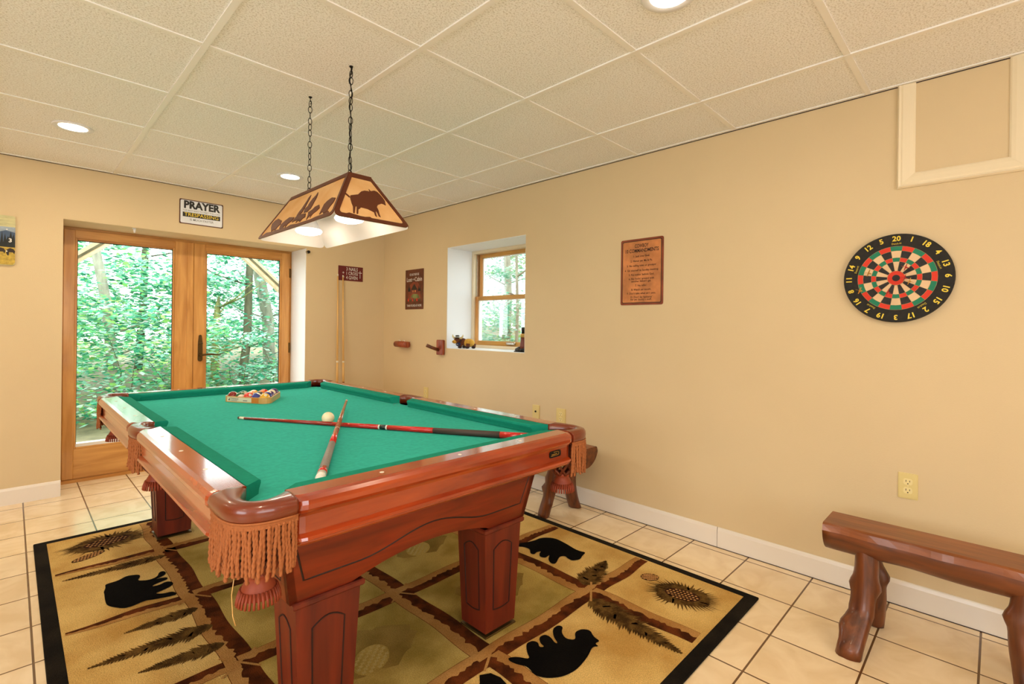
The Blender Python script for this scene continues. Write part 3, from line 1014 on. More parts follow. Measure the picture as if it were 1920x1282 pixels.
LN_Y, LF_Y = YA + .185, YB - .175
SC = -2.255
sx_ = [CX - .285, CX, CX + .285]
near_rail = rail('x', -1, NL_X, NR_X, 0, 0, 1.0, 1.0, sx_, YA + RAILW)
rail('x', 1, NL_X, NR_X, 0, 0, 1.0, 1.0, sx_, YB - RAILW)
ysn = [-2.255 - .285 * k for k in (1, 2, 3)]
ysf = [-2.255 + .285 * k for k in (1, 2, 3)]
for pos, side in ((XA + RAILW, -1), (XB_ - RAILW, 1)):
    rail('y', side, LN_Y, SC - .066, 0, .35, 1.0, .45, ysn, pos)
    rail('y', side, SC + .066, LF_Y, .35, 0, .45, 1.0, ysf, pos)
# name plate
b = MB()
b.prism(rrect(-.034, -.0125, .034, .0125, .008), (-1.352, YA + .0185, .746), X_, Z_, -Y_, 0, .003, 'black_metal')
build('name_plate', b, near_rail)
b = MB()
pts = [(-.026, -.005), (.012, -.005)] + arc(.014, .0015, .0065, -90, 90, 6) + [(-.010, .008)]
b.tube([(-1.352 + p[0], YA + .0150, .746 + p[1]) for p in pts], .0009, 'gold', 5)
b.box((-1.374, YA + .0148, .7445), (-1.342, YA + .0156, .7475), 'gold')
build('plate_emblem', b, near_rail)

# pockets --------------------------------------------------------------
def rope(mb, x, y, z0, z1, r0, mat, seed, drift=(0, 0)):
    rg = random.Random(seed)
    n = 64
    ph = rg.uniform(0, 6)
    dx, dy = drift[0] + rg.uniform(-.003, .003), drift[1] + rg.uniform(-.002, .002)
    k_ = rg.uniform(.8, 1.2)
    rings = []
    seg = 7
    for i in range(n + 1):
        t = i / n
        z_ = z0 + (z1 - z0) * t
        cx = x + dx * t * t + .0012 * math.sin(t * 7 * k_ + ph)
        cy = y + dy * t
        ring = []
        for k in range(seg):
            a = 2 * PI * k / seg
            rr = r0 * (1 + .24 * math.cos(2 * a - (z_ * 430) + ph)) * (1.0 if i else .6) * (.7 if i == n else 1)
            ring.append((cx + rr * math.cos(a), cy + rr * math.sin(a), z_))
        rings.append(ring)
    mb.loft(rings, mat, True, True, True)

def catmull(P, n):
    out = []
    P = [Vector(p) for p in P]
    for i in range(len(P) - 1):
        p0 = P[i - 1] if i else P[0] * 2 - P[1]
        p3 = P[i + 2] if i + 2 < len(P) else P[-1] * 2 - P[-2]
        p1, p2 = P[i], P[i + 1]
        for k in range(n):
            t = k / n
            out.append(0.5 * ((2 * p1) + (-p0 + p2) * t + (2 * p0 - 5 * p1 + 4 * p2 - p3) * t * t + (-p0 + 3 * p1 - 3 * p2 + p3) * t ** 3))
    out.append(P[-1])
    return out

def pocket_parts(outer, inner, center, M, fr_t0=0.0, fr_t1=1.0, nrope=30):
    """outer/inner: local (a,b) polylines; M maps (a,b)->world xy"""
    Op, Ip = catmull(outer, 5), catmull(inner, 5)
    p = bpy.data.objects.new('pocket', None)
    COL.objects.link(p)
    p.parent = table
    cw = M(*center)
    p.location = (cw[0] - CX, cw[1] - CY, ZT)
    b = MB()
    rings = []
    N = len(Op)
    for i, (o_, i_) in enumerate(zip(Op, Ip)):
        def L(t, z_):
            q = i_ * (1 - t) + o_ * t
            w_ = M(q[0], q[1])
            return (w_[0], w_[1], z_)
        rings.append([L(.0, ZT - .045), L(.0, ZT - .006), L(.12, ZT), L(.5, ZT + .003), L(.84, ZT - .002), L(.97, ZT - .010), L(1.0, ZT - .022), L(.96, ZT - .036), L(.86, ZT - .044), L(.5, ZT - .047)])
    b.loft(rings, 'leather', True, True, True)
    build('leather_ring', b, p)
    # fringe
    b = MB()
    t0, t1 = int(fr_t0 * (N - 1)), int(fr_t1 * (N - 1))
    path = []
    for i in range(t0, t1 + 1):
        q = Ip[i] * .12 + Op[i] * .88
        path.append(Vector(M(q[0], q[1])))
    seglen = [0]
    for a_, c_ in zip(path[:-1], path[1:]):
        seglen.append(seglen[-1] + (c_ - a_).length)
    tot = seglen[-1]
    def along(s_):
        for i in range(1, len(seglen)):
            if seglen[i] >= s_:
                f_ = (s_ - seglen[i - 1]) / max(1e-6, seglen[i] - seglen[i - 1])
                return path[i - 1].lerp(path[i], f_), (path[i] - path[i - 1]).normalized()
        return path[-1], (path[-1] - path[-2]).normalized()
    cvec = Vector(cw)
    band = []
    for i in range(25):
        q, tg = along(tot * i / 24)
        nr = (q - cvec).normalized() * .0035
        band.append([(q.x - nr.x, q.y - nr.y, ZT - .040), (q.x + nr.x, q.y + nr.y, ZT - .040), (q.x + nr.x * 1.2, q.y + nr.y * 1.2, ZT - .056), (q.x - nr.x, q.y - nr.y, ZT - .056)])
    b.loft(band, 'fringe_rope')
    cord = [tuple(along(tot * i / 24)[0] + (along(tot * i / 24)[0] - cvec).normalized() * .003) + (ZT - .042,) for i in range(25)]
    b.tube(cord, .003, 'fringe_rope', 6)
    r0_ = .0043
    rg = random.Random(int(abs(cw[0] * 1000 + cw[1] * 77)))
    for k in range(nrope):
        s_ = tot * (k + .5 + rg.uniform(-.22, .22)) / nrope
        q, tg = along(s_)
        nr = (q - cvec).normalized()
        off = nr * rg.uniform(-.001, .003)
        rope(b, q.x + off.x, q.y + off.y, ZT - .05, ZT - .168 - rg.uniform(-.008, .012), r0_, 'fringe_rope', k + 3, (rg.uniform(-.006, .006), rg.uniform(-.003, .003)))
    build('fringe', b, p)
    # woven leather bag
    b = MB()
    prof = [(.072, -.045), (.074, -.08), (.070, -.12), (.058, -.155), (.040, -.180), (.031, -.192)]
    ctr = Vector((cw[0], cw[1]))
    for k in range(9):
        for sg in (1, -1):
            pts = []
            for i in range(13):
                t = i / 12
                j = t * (len(prof) - 1)
                i0 = min(int(j), len(prof) - 2)
                fr = j - i0
                r_ = prof[i0][0] * (1 - fr) + prof[i0 + 1][0] * fr
                z_ = prof[i0][1] * (1 - fr) + prof[i0 + 1][1] * fr
                a = 2 * PI * k / 9 + sg * t * 1.5
                pts.append((ctr.x + r_ * math.cos(a), ctr.y + r_ * math.sin(a), ZT + z_))
            b.tube(pts, .0058, 'net_leather', 6)
    b.lathe([(.076, -.045), (.077, -.10), (.074, -.112), (.072, -.112), (.073, -.045)], 'net_leather', (cw[0], cw[1], ZT), 'z', 20)
    build('net', b, p)
    b = MB()
    b.lathe([(.030, -.185), (.034, -.190), (.031, -.198), (.027, -.204), (.036, -.220), (.046, -.246), (.043, -.2465), (.0, -.215)], 'tassel_leather', (cw[0], cw[1], ZT), 'z', 24)
    for k in range(30):
        a = 2 * PI * k / 30
        c_, s_ = math.cos(a), math.sin(a)
        b.tube([(cw[0] + .040 * c_, cw[1] + .040 * s_, ZT - .228), (cw[0] + .047 * c_, cw[1] + .047 * s_, ZT - .248), (cw[0] + .049 * c_, cw[1] + .049 * s_, ZT - .262)], .0034, 'tassel_leather', 5)
    build('tassel', b, p)
    return p
c_out = [(0, .185), (0.0, .14), (.003, .09), (.012, .055), (.030, .028), (.058, .010), (.090, .002), (.12, 0), (.147, .0)]
c_in = [(.088, .185), (.070, .150), (.056, .115), (.052, .092), (.056, .070), (.070, .056), (.092, .052), (.122, .066), (.147, .088)]
corners = [(XA, YA, 1, 1), (XB_, YA, -1, 1), (XA, YB, 1, -1), (XB_, YB, -1, -1)]
for n_, (x0, y0, sx, sy) in enumerate(corners):
    p_ = pocket_parts(c_out, c_in, (.092, .100), lambda a, c, x0=x0, y0=y0, sx=sx, sy=sy: (x0 + sx * a, y0 + sy * c), .02, 1.0, 36)
    if n_ == 0:
        b = MB()
        b.tube([(-2.452, -3.46, .66), (-2.458, -3.455, .60), (-2.455, -3.455, .55), (-2.449, -3.455, .525)], .0012, 'cue_maple', 5)
        build('loose_thread', b, p_)
s_out = [(.015, .103), (.004, .085), (-.004, .055), (-.008, .02), (-.008, -.02), (-.004, -.055), (.004, -.085), (.015, -.103)]
s_in = [(.088, .066), (.072, .060), (.058, .048), (.050, .02), (.050, -.02), (.058, -.048), (.072, -.060), (.088, -.066)]
for x0, sx in ((XA, 1), (XB_, -1)):
    pocket_parts(s_out, s_in, (.088, 0), lambda a, c, x0=x0, sx=sx: (x0 + sx * a, SC + c), .0, 1.0, 22)

# cabinet: end and side aprons that slope inward, arched lower edge, dark inlaid line
def apron(axis, side, half_t, half_b, ins_t, ins_b, arch):
    zt, zb = ZT - .124, .445
    n = 40
    th = .022
    def P(s_, z_, d):
        k = (zt - z_) / (zt - zb)
        ins = ins_t + (ins_b - ins_t) * k + d
        if axis == 'x':
            base = (YA + ins) if side < 0 else (YB - ins)
            return (CX + s_, base, z_)
        base = (XA + ins) if side < 0 else (XB_ - ins)
        return (base, CY + s_, z_)
    def low(s_):
        f = abs(s_) / half_b
        a = max(0.0, 1 - (f / .60) ** 2)
        q = 1 if f < .56 else max(0, (.64 - f) / .08)
        return zb + arch * (1 - (f / .60) ** 2 if f < .60 else 0) * 1.0 + (.0 if f > .6 else .004)
    b = MB()
    rings = []
    for i in range(n + 1):
        f = -1 + 2 * i / n
        sb, st = f * half_b, f * half_t
        zl = low(sb)
        rings.append([P(st, zt, 0), P(sb + (st - sb) * (zl - zb) / (zt - zb), zl, 0), P(sb + (st - sb) * (zl - zb) / (zt - zb), zl, th), P(st, zt, th)])
    b.loft(rings, 'table_wood' if axis == 'x' else 'table_wood_y')
    o = build('apron', b, table)
    b = MB()
    g = []
    hb = half_b - .034
    zz = lambda s_: .510 + (.050 * .5 * (1 + math.cos(PI * min(1, abs(s_) / (hb * .62)))) if True else 0)
    g.append((-(half_t - .028), zt))
    for i in range(31):
        s_ = -hb + 2 * hb * i / 30
        g.append((s_, zz(s_)))
    g.append(((half_t - .028), zt))
    b.tube([P(s_, z_, .0015) for s_, z_ in g], .0036, 'groove', 5, smooth=False)
    build('inlay_line', b, o)
    return o
it, ib = .165, .210
hw, hl = (XB_ - XA) / 2, (YB - YA) / 2
apron('x', -1, hw - it, hw - ib, it, ib, .046)
apron('x', 1, hw - it, hw - ib, it, ib, .046)
apron('y', -1, hl - it, hl - ib, it, ib, .05)
apron('y', 1, hl - it, hl - ib, it, ib, .05)
# underside board
b = MB()
b.box((XA + .2, YA + .2, ZT - .124), (XB_ - .2, YB - .2, ZB - .03), 'groove')
b.box((XA + .03, YA + .03, ZT - .118), (XB_ - .03, YB - .03, ZT - .112), 'groove') if False else None
build('slate_frame', b, table)

def leg_mb(cx, cy):
    b = MB()
    ht, hb_ = (.100, .084), (.080, .072)
    z1, z0 = .448, .030
    def ring(z_, e=0.0):
        k = (z1 - z_) / (z1 - z0)
        hx, hy = ht[0] + (hb_[0] - ht[0]) * k + e, ht[1] + (hb_[1] - ht[1]) * k + e
        return [(cx - hx, cy - hy, z_), (cx + hx, cy - hy, z_), (cx + hx, cy + hy, z_), (cx - hx, cy + hy, z_)]
    b.loft([ring(z0), ring(z1)], 'leg_wood')
    b.loft([ring(.428, .006), ring(.433, .010), ring(.444, .010), ring(.448, .006)], 'leg_wood')
    return b, ring, ht, hb_, z0, z1
for i_, (cx, cy) in enumerate(((-2.156, -3.235), (-1.435, -3.235), (-2.156, -1.299), (-1.435, -1.299))):
    b, ring, ht, hb_, z0, z1 = leg_mb(cx, cy)
    lg = build('leg', b, table)
    b = MB()
    def face_pt(fx, s_, z_):
        k = (z1 - z_) / (z1 - z0)
        hx, hy = ht[0] + (hb_[0] - ht[0]) * k, ht[1] + (hb_[1] - ht[1]) * k
        d = .0005
        if fx == 'yn': return (cx + s_ * hx, cy - hy - d, z_)
        if fx == 'yp': return (cx + s_ * hx, cy + hy + d, z_)
        if fx == 'xn': return (cx - hx - d, cy + s_ * hy, z_)
        return (cx + hx + d, cy + s_ * hy, z_)
    for fx in ('yn', 'yp', 'xn', 'xp'):
        pts = [(-.52, .115), (-.52, .355)] + [(-.52 + 1.04 * j / 8, .355 + .022 * math.sin(PI * j / 8)) for j in range(1, 8)] + [(.52, .355), (.52, .115)] + [(.52 - 1.04 * j / 8, .115 - .006 * math.sin(PI * j / 8)) for j in range(1, 9)]
        b.tube([face_pt(fx, s_, z_) for s_, z_ in pts], .0026, 'groove', 5, smooth=False)
    build('inlay_line', b, lg)
    b = MB()
    b.box((cx - .084, cy - .078, RZ + .001), (cx + .084, cy + .078, RZ + .008), 'dark_bronze', .002)
    b.lathe([(.03, 0), (.03, .012)], 'black_metal', (cx, cy, RZ + .008), 'z', 16)
    build('foot_plate', b, lg)

# ------------------------------------------------------------------ balls, rack and cues
BR = .0286
def ball_mat(name, col, stripe):
    """numbered pool ball: solid or white with a coloured band"""
    m, nt, bs = new_mat(name)
    c = srgb(col)
    white = srgb((238, 226, 200))
    if stripe:
        tc = nt.nodes.new('ShaderNodeTexCoord')
        sp = nt.nodes.new('ShaderNodeSeparateXYZ')
        nt.links.new(tc.outputs['Object'], sp.inputs[0])
        ab = nt.nodes.new('ShaderNodeMath'); ab.operation = 'ABSOLUTE'
        nt.links.new(sp.outputs[2], ab.inputs[0])
        lt = nt.nodes.new('ShaderNodeMath'); lt.operation = 'LESS_THAN'
        lt.inputs[1].default_value = .0155
        nt.links.new(ab.outputs[0], lt.inputs[0])
        mx = nt.nodes.new('ShaderNodeMixRGB')
        mx.inputs[1].default_value = (*white, 1)
        mx.inputs[2].default_value = (*c, 1)
        nt.links.new(lt.outputs[0], mx.inputs[0])
        nt.links.new(mx.outputs[0], bs.inputs['Base Color'])
    else:
        bs.inputs['Base Color'].default_value = (*c, 1)
    bs.inputs['Roughness'].default_value = .1
    bs.inputs['Coat Weight'].default_value = .6
    bs.inputs['Coat Roughness'].default_value = .03
cols = {1: ('yellow', (232, 178, 52)), 2: ('blue', (38, 52, 140)), 3: ('red', (216, 46, 24)), 4: ('purple', (74, 40, 110)), 5: ('orange', (232, 120, 44)), 6: ('green', (26, 96, 62)), 7: ('maroon', (128, 18, 20)), 8: ('black', (22, 20, 24))}
def make_ball(num, x, y, label, rot):
    stripe = num > 8
    nm, c = cols[num - 8 if stripe else num]
    mn = 'ball_%s%s' % (nm, '_stripe' if stripe else '')
    if mn not in MATS:
        ball_mat(mn, c, stripe)
    b = MB()
    b.sphere((0, 0, 0), BR, mn, 24, 14)
    for sg in (1, -1):
        rings = []
        for a_ in (0.001, .15, .30):
            rr = (BR + .0002)
            rings.append([(sg * rr * math.cos(a_), rr * math.sin(a_) * math.cos(2 * PI * k / 14), rr * math.sin(a_) * math.sin(2 * PI * k / 14)) for k in range(14)])
        b.loft(rings, 'ferrule', True, False, True)
        text(b, str(num), (sg * (BR + .0004), 0, 0), -Y_ if sg < 0 else Y_, Z_, X_ * sg, .011, 'text_black', depth=.0001)
    o = build('billiard_ball', b, None, (0, 0, 0), local=True)
    o.location = (x, y, ZB + BR + .0002)
    o.rotation_euler = rot
    return tag(o, label, 'ball', 'numbered balls in the triangle rack')
# triangle: A left-far corner, B near corner, C right corner
A_, B_, C_ = Vector((-1.945, -1.447)), Vector((-1.782, -1.742)), Vector((-1.608, -1.453))
cen = (A_ + B_ + C_) / 3
dAB = (B_ - A_).normalized()
dAC = (C_ - A_).normalized()
gap = 2 * BR + .0004
# fit 5-a-side ball triangle centred in the rack
rows = [[7, 14, 3, 10, 1], [6, 13, 8, 2], [9, 5, 12], [11, 15], [4]]
u_ = dAB
v_ = Vector((-dAB.y, dAB.x))
if v_.dot(C_ - A_) < 0: v_ = -v_
names = {7: 'maroon solid ball at the left end of the front row in the triangle rack', 14: 'white ball with green band, second from left in the front row of the rack',
         3: 'bright red solid ball in the middle of the front row in the rack', 10: 'white ball with blue band, second from right in the front row of the rack',
         1: 'yellow solid ball at the right end of the front row in the rack', 6: 'dark green solid ball behind the maroon ball in the rack',
         13: 'white ball with orange band in the second row of the rack', 8: 'black ball in the second row of the rack', 2: 'blue solid ball at the right end of the second row of the rack',
         9: 'white ball with yellow band in the third row of the rack', 5: 'orange solid ball in the middle of the third row of the rack', 12: 'white ball with purple band in the third row of the rack',
         11: 'white ball with red band in the fourth row of the rack', 15: 'white ball with maroon band in the fourth row of the rack', 4: 'purple solid ball at the far tip of the rack'}
rg = random.Random(4)
cen_b = cen
for ri, row in enumerate(rows):
    for k, num in enumerate(row):
        p = cen_b + u_ * ((k - (len(row) - 1) / 2) * gap) + v_ * ((ri - 4 / 3.0) * gap * math.sqrt(3) / 2)
        make_ball(num if num != 10 else 10, p.x, p.y, names[num], (rg.uniform(-1.4, 1.4), rg.uniform(-1.0, 1.0), rg.uniform(-3, 3)))
rack = thing('triangle_rack', 'light wood triangle rack holding numbered balls on the green cloth', 'ball rack', (cen.x, cen.y, ZB))
def tri_ring(off, rad, n=6):
    """rounded triangle around the balls"""
    pts = []
    R0 = (4 * gap) / math.sqrt(3)     # circumradius of the outer ball centres
    vs = [-v_ * (R0 / 2) + u_ * (2 * gap), v_ * R0, -v_ * (R0 / 2) - u_ * (2 * gap)]
    for q in vs:
        d = q.normalized()
        a0 = math.atan2(d.y, d.x)
        for i in range(n + 1):
            a = a0 - R(60) + R(120) * i / n
            pts.append((cen.x + q.x + (rad + off) * math.cos(a), cen.y + q.y + (rad + off) * math.sin(a)))
    return pts
b = MB()
ri_, ro_ = tri_ring(.0012, BR), tri_ring(.0095, BR)
rings = []
N = len(ri_)
for k in range(N + 1):
    a_, c_ = ri_[k % N], ro_[k % N]
    rings.append([(a_[0], a_[1], ZB + .0005), (a_[0], a_[1], ZB + .034), (c_[0], c_[1], ZB + .034), (c_[0], c_[1], ZB + .0005)])
b.loft(rings, 'rack_wood', True, False)
build('rack_frame', b, rack)
# sticker on the side facing the camera
nout = -v_
side_mid = cen - v_ * ((4 * gap) / math.sqrt(3) / 2 + BR + .0100)
sm = Vector((side_mid.x, side_mid.y, ZB + .0175))
U3, N3 = Vector((u_.x, u_.y, 0)), Vector((nout.x, nout.y, 0))
b = MB()
b.prism([(-.118, -.012), (.055, -.012), (.055, .012), (-.118, .012)], sm, U3, Z_, N3, -.0008, .0002, 'sticker')
b.prism([(.055, -.015), (.105, -.015), (.105, .015), (.055, .015)], sm, U3, Z_, N3, -.0008, .0001, 'rack_orange')
b.prism([(-.110, -.004), (-.100, -.008), (-.098, .008)], sm, U3, Z_, N3, .0001, .0006, 'text_black')
b.prism([(-.092, -.010), (-.0905, -.010), (-.0905, .010), (-.092, .010)], sm, U3, Z_, N3, .0001, .0006, 'text_black')
text(b, 'TRIANGLE', sm + U3 * -.062 + Z_ * .003, U3, Z_, N3, .013, 'text_black', width=.05, d0=.0002)
b.prism([(-.086, -.009), (-.046, -.009), (-.046, -.006), (-.086, -.006)], sm, U3, Z_, N3, .0001, .0005, 'text_grey')
b.prism([(-.004, -.007), (.026, -.007), (.026, -.002), (-.004, -.002)], sm, U3, Z_, N3, .0001, .0005, 'text_grey')
build('sticker', b, rack)

b = MB()
b.sphere((0, 0, 0), BR, 'cream_ball', 32, 20)
cb = build('cue_ball', b, None, local=True)
cb.location = (-1.792, -2.520, ZB + BR + .0002)
tag(cb, 'plain cream cue ball resting against the crossed cues', 'ball')

def cue(name, label, p_tip, p_butt, bands, group=None, r0=.0062, r1=.0145):
    """bands: list of (t_end, material, part name) from the tip"""
    p0, p1 = Vector(p_tip), Vector(p_butt)
    t = thing(name, label, 'pool cue', tuple(p1), group=group)
    a = 0.0
    for te, mt, pn in bands:
        b = MB()
        ts = [a, (a + te) / 2, te]
        b.tube([p0.lerp(p1, q) for q in ts], [r0 + (r1 - r0) * q for q in ts], mt, 16)
        if pn == 'butt_cap':
            b.sphere(p1, r1 * .98, mt, 16, 8)
        build(pn, b, t)
        a = te
    return t
cueA = cue('pool_cue', 'red and black cue lying across the green cloth with its butt at the right', (-2.050, -2.115, ZB + .0068), (-1.335, -3.382, ZB + .0152),
    [(.006, 'chalk_tip', 'tip'), (.025, 'ferrule', 'ferrule'), (.36, 'cue_red', 'shaft'), (.52, 'cue_brightred', 'shaft_end'), (.525, 'cue_white', 'joint_ring'), (.545, 'cue_black', 'joint'), (.55, 'cue_white', 'joint_ring'), (.70, 'cue_brightred', 'forearm'), (.905, 'cue_grip', 'grip'), (.99, 'cue_brightred', 'sleeve'), (1.0, 'cue_white', 'butt_cap')])
# white flame inlay on sleeve
cueB = cue('pool_cue', 'brown and grey cue lying on top of the red cue, tip toward the far rail', (-1.534, -2.191, .8205), (-2.196, -3.335, ZB + .0152),
    [(.006, 'chalk_tip', 'tip'), (.02, 'ferrule', 'ferrule'), (.52, 'cue_brown', 'shaft'), (.525, 'cue_white', 'joint_ring'), (.70, 'cue_brightred', 'forearm'), (.93, 'cue_grip_grey', 'grip'), (.965, 'cue_brightred', 'sleeve'), (1.0, 'cue_white', 'butt_cap')])
def wall_cue(label, xt, zt, xb):
    cue('pool_cue', label, (xt, -0.012, zt), (xb, -0.16, 0.016), [(.012, 'ferrule', 'ferrule'), (.50, 'cue_maple', 'shaft'), (.51, 'ferrule', 'joint_ring'), (.62, 'cue_maple', 'forearm'), (.95, 'cue_maroon', 'handle'), (1.0, 'cue_black', 'butt_cap')], None, .006, .014)
wall_cue('maple cue leaning on the back wall, the left of the two under the maroon sign', -0.532, 1.742, -0.595)
wall_cue('maple cue leaning on the back wall, the right of the two under the maroon sign', -0.478, 1.735, -0.525)

# ------------------------------------------------------------------ hanging lamp
lx0, lx1, ly0, ly1, lz0 = -1.977, -1.632, -2.935, -2.122, 1.645
tx0, tx1, ty0, ty1, lz1 = -1.845, -1.746, -2.80, -2.20, 1.862
lamp = thing('pendant_lamp', 'hanging pool table lamp with amber panels and brown buffalo cut-outs on chains', 'hanging lamp', ((lx0 + lx1) / 2, (ly0 + ly1) / 2, lz1))
Lc = Vector(((lx0 + lx1) / 2, (ly0 + ly1) / 2, 1.5))
def panel(BL, BR_, TR_, TL_, shapes, rc):
    BL, BR_, TR_, TL_ = map(Vector, (BL, BR_, TR_, TL_))
    u = (BR_ - BL).normalized()
    nrm = (BR_ - BL).cross(TL_ - BL).normalized()
    if nrm.dot(((BL + BR_) / 2) - Lc) < 0: nrm = -nrm
    v = nrm.cross(u)
    if v.z < 0: v = -v
    Wd = (BR_ - BL).length
    Ht = (TL_ - BL).dot(v)
    tl, tr = (TL_ - BL).dot(u), (TR_ - BL).dot(u)
    # rounded outline
    def outline(ins, rad):
        P = [Vector((0, 0)), Vector((Wd, 0)), Vector((tr, Ht)), Vector((tl, Ht))]
        c = sum(P, Vector((0, 0))) / 4
        # inset each edge
        n_ = len(P)
        lines = []
        for i in range(n_):
            a_, c_ = P[i], P[(i + 1) % n_]
            d = (c_ - a_).normalized()
            nn = Vector((-d.y, d.x))
            lines.append((a_ + nn * ins[i], d))
        Q = []
        for i in range(n_):
            p1, d1 = lines[i - 1]
            p2, d2 = lines[i]
            den = d1.x * d2.y - d1.y * d2.x
            t = ((p2.x - p1.x) * d2.y - (p2.y - p1.y) * d2.x) / den
            Q.append(p1 + d1 * t)
        out = []
        for i in range(n_):
            p = Q[i]
            a_ = (Q[i - 1] - p); c_ = (Q[(i + 1) % n_] - p)
            k = rad if i < 2 else .002
            a_ = p + a_.normalized() * k
            c_ = p + c_.normalized() * k
            for j in range(7):
                t = j / 6
                q = a_ * (1 - t) ** 2 + p * 2 * t * (1 - t) + c_ * t * t
                out.append((q.x, q.y))
        return out
    o1 = outline((0, 0, 0, 0), rc)
    o2 = outline((.018, .015, .022, .015), rc * .7)
    b = MB()
    b.prism(o1, BL, u, v, nrm, -.0004, .0002, 'mica')
    b.prism(o1, BL, u, v, nrm, -.0022, -.0014, 'mica_lining')
    pn = build('shade_panel', b, lamp)
    b = MB()
    rings = []
    for k in range(len(o1) + 1):
        a_, c_ = o1[k % len(o1)], o2[k % len(o2)]
        f = lambda q, d: BL + u * q[0] + v * q[1] + nrm * d
        rings.append([f(a_, .0), f(a_, .003), f(c_, .003), f(c_, .0)])
    b.loft(rings, 'rust_metal', True, False)
    for sh in shapes:
        b.prism([(x_ * Wd, y_ * Ht) for x_, y_ in sh], BL, u, v, nrm, .0003, .0028, 'rust_metal')
    build('cutout_frame', b, pn)
bull = [(0.284, 0.443), (0.298, 0.481), (0.339, 0.502), (0.401, 0.535), (0.459, 0.619), (0.509, 0.655), (0.56, 0.662), (0.58, 0.652), (0.579, 0.716), (0.596, 0.675), (0.65, 0.707), (0.684, 0.696), (0.712, 0.652), (0.74, 0.579), (0.755, 0.513), (0.748, 0.463), (0.746, 0.422), (0.723, 0.438), (0.696, 0.446), (0.633, 0.397), (0.606, 0.336), (0.613, 0.27), (0.609, 0.189), (0.61, 0.128), (0.59, 0.15), (0.588, 0.205), (0.579, 0.248), (0.565, 0.221), (0.558, 0.118), (0.543, 0.147), (0.543, 0.214), (0.506, 0.236), (0.468, 0.258), (0.387, 0.266), (0.371, 0.239), (0.341, 0.207), (0.319, 0.113), (0.301, 0.108), (0.334, 0.271), (0.315, 0.259), (0.275, 0.111), (0.26, 0.117), (0.284, 0.255), (0.28, 0.319)]
tail = [(0.239, 0.522), (0.283, 0.454), (0.275, 0.428), (0.232, 0.494)]
ground = [(0.063, 0.078), (0.165, 0.077), (0.208, 0.101), (0.309, 0.077), (0.373, 0.064), (0.461, 0.09), (0.505, 0.05), (0.591, 0.05), (0.646, 0.05), (0.721, 0.05), (0.824, 0.05), (0.921, 0.05), (0.95, 0.03), (0.06, 0.03)]
herd = [[(0.129, 0.225), (0.088, 0.346), (0.11, 0.421), (0.152, 0.433), (0.24, 0.337), (0.267, 0.244), (0.249, 0.183), (0.245, 0.126), (0.243, 0.08), (0.227, 0.148), (0.205, 0.112), (0.194, 0.154), (0.189, 0.097)], [(0.307, 0.104), (0.281, 0.213), (0.317, 0.298), (0.353, 0.346), (0.438, 0.294), (0.437, 0.215), (0.402, 0.167), (0.398, 0.078), (0.38, 0.168), (0.357, 0.123), (0.386, 0.073)], [(0.456, 0.17), (0.454, 0.239), (0.473, 0.307), (0.517, 0.313), (0.59, 0.288), (0.622, 0.191), (0.582, 0.151), (0.588, 0.103), (0.596, 0.164), (0.546, 0.162), (0.532, 0.114), (0.522, 0.186)], [(0.672, 0.097), (0.643, 0.233), (0.621, 0.291), (0.658, 0.321), (0.673, 0.376), (0.715, 0.391), (0.754, 0.299), (0.74, 0.245), (0.71, 0.201), (0.705, 0.119), (0.699, 0.197), (0.679, 0.156), (0.672, 0.097)], [(0.813, 0.125), (0.803, 0.214), (0.787, 0.351), (0.803, 0.413), (0.837, 0.457), (0.89, 0.412), (0.9, 0.323), (0.891, 0.227), (0.891, 0.135), (0.908, 0.135), (0.861, 0.115), (0.832, 0.164), (0.823, 0.129)], [(0.464, 0.312), (0.459, 0.407), (0.466, 0.472), (0.464, 0.542), (0.462, 0.649), (0.453, 0.738), (0.464, 0.795), (0.484, 0.691), (0.492, 0.604), (0.506, 0.502), (0.508, 0.432), (0.518, 0.357), (0.494, 0.305)], [(0.551, 0.325), (0.52, 0.436), (0.542, 0.477), (0.534, 0.563), (0.538, 0.652), (0.554, 0.709), (0.555, 0.789), (0.577, 0.715), (0.593, 0.623), (0.6, 0.538), (0.609, 0.464), (0.616, 0.382), (0.598, 0.316)], [(0.041, 0.051), (0.109, 0.114), (0.199, 0.091), (0.282, 0.095), (0.417, 0.068), (0.469, 0.106), (0.57, 0.071), (0.686, 0.046), (0.786, 0.09), (0.864, 0.093), (0.919, 0.117), (0.95, 0.02), (0.05, 0.02)]]
pc = .035
nearP = ((lx0, ly0, lz0), (lx1, ly0, lz0), (tx1, ty0, lz1), (tx0, ty0, lz1))
panel(*nearP, [bull, tail, ground], pc)
panel((lx0, ly1, lz0), (lx0, ly0, lz0), (tx0, ty0, lz1), (tx0, ty1, lz1), herd, pc)
panel((lx1, ly1, lz0), (lx0, ly1, lz0), (tx0, ty1, lz1), (tx1, ty1, lz1), [bull, tail, ground], pc)
panel((lx1, ly0, lz0), (lx1, ly1, lz0), (tx1, ty1, lz1), (tx1, ty0, lz1), herd, pc)
b = MB()
b.box((tx0 - .002, ty0 - .002, lz1 - .001), (tx1 + .002, ty1 + .002, lz1 + .004), 'rust_metal')
build('top_plate', b, lamp)
XCH = -1.803
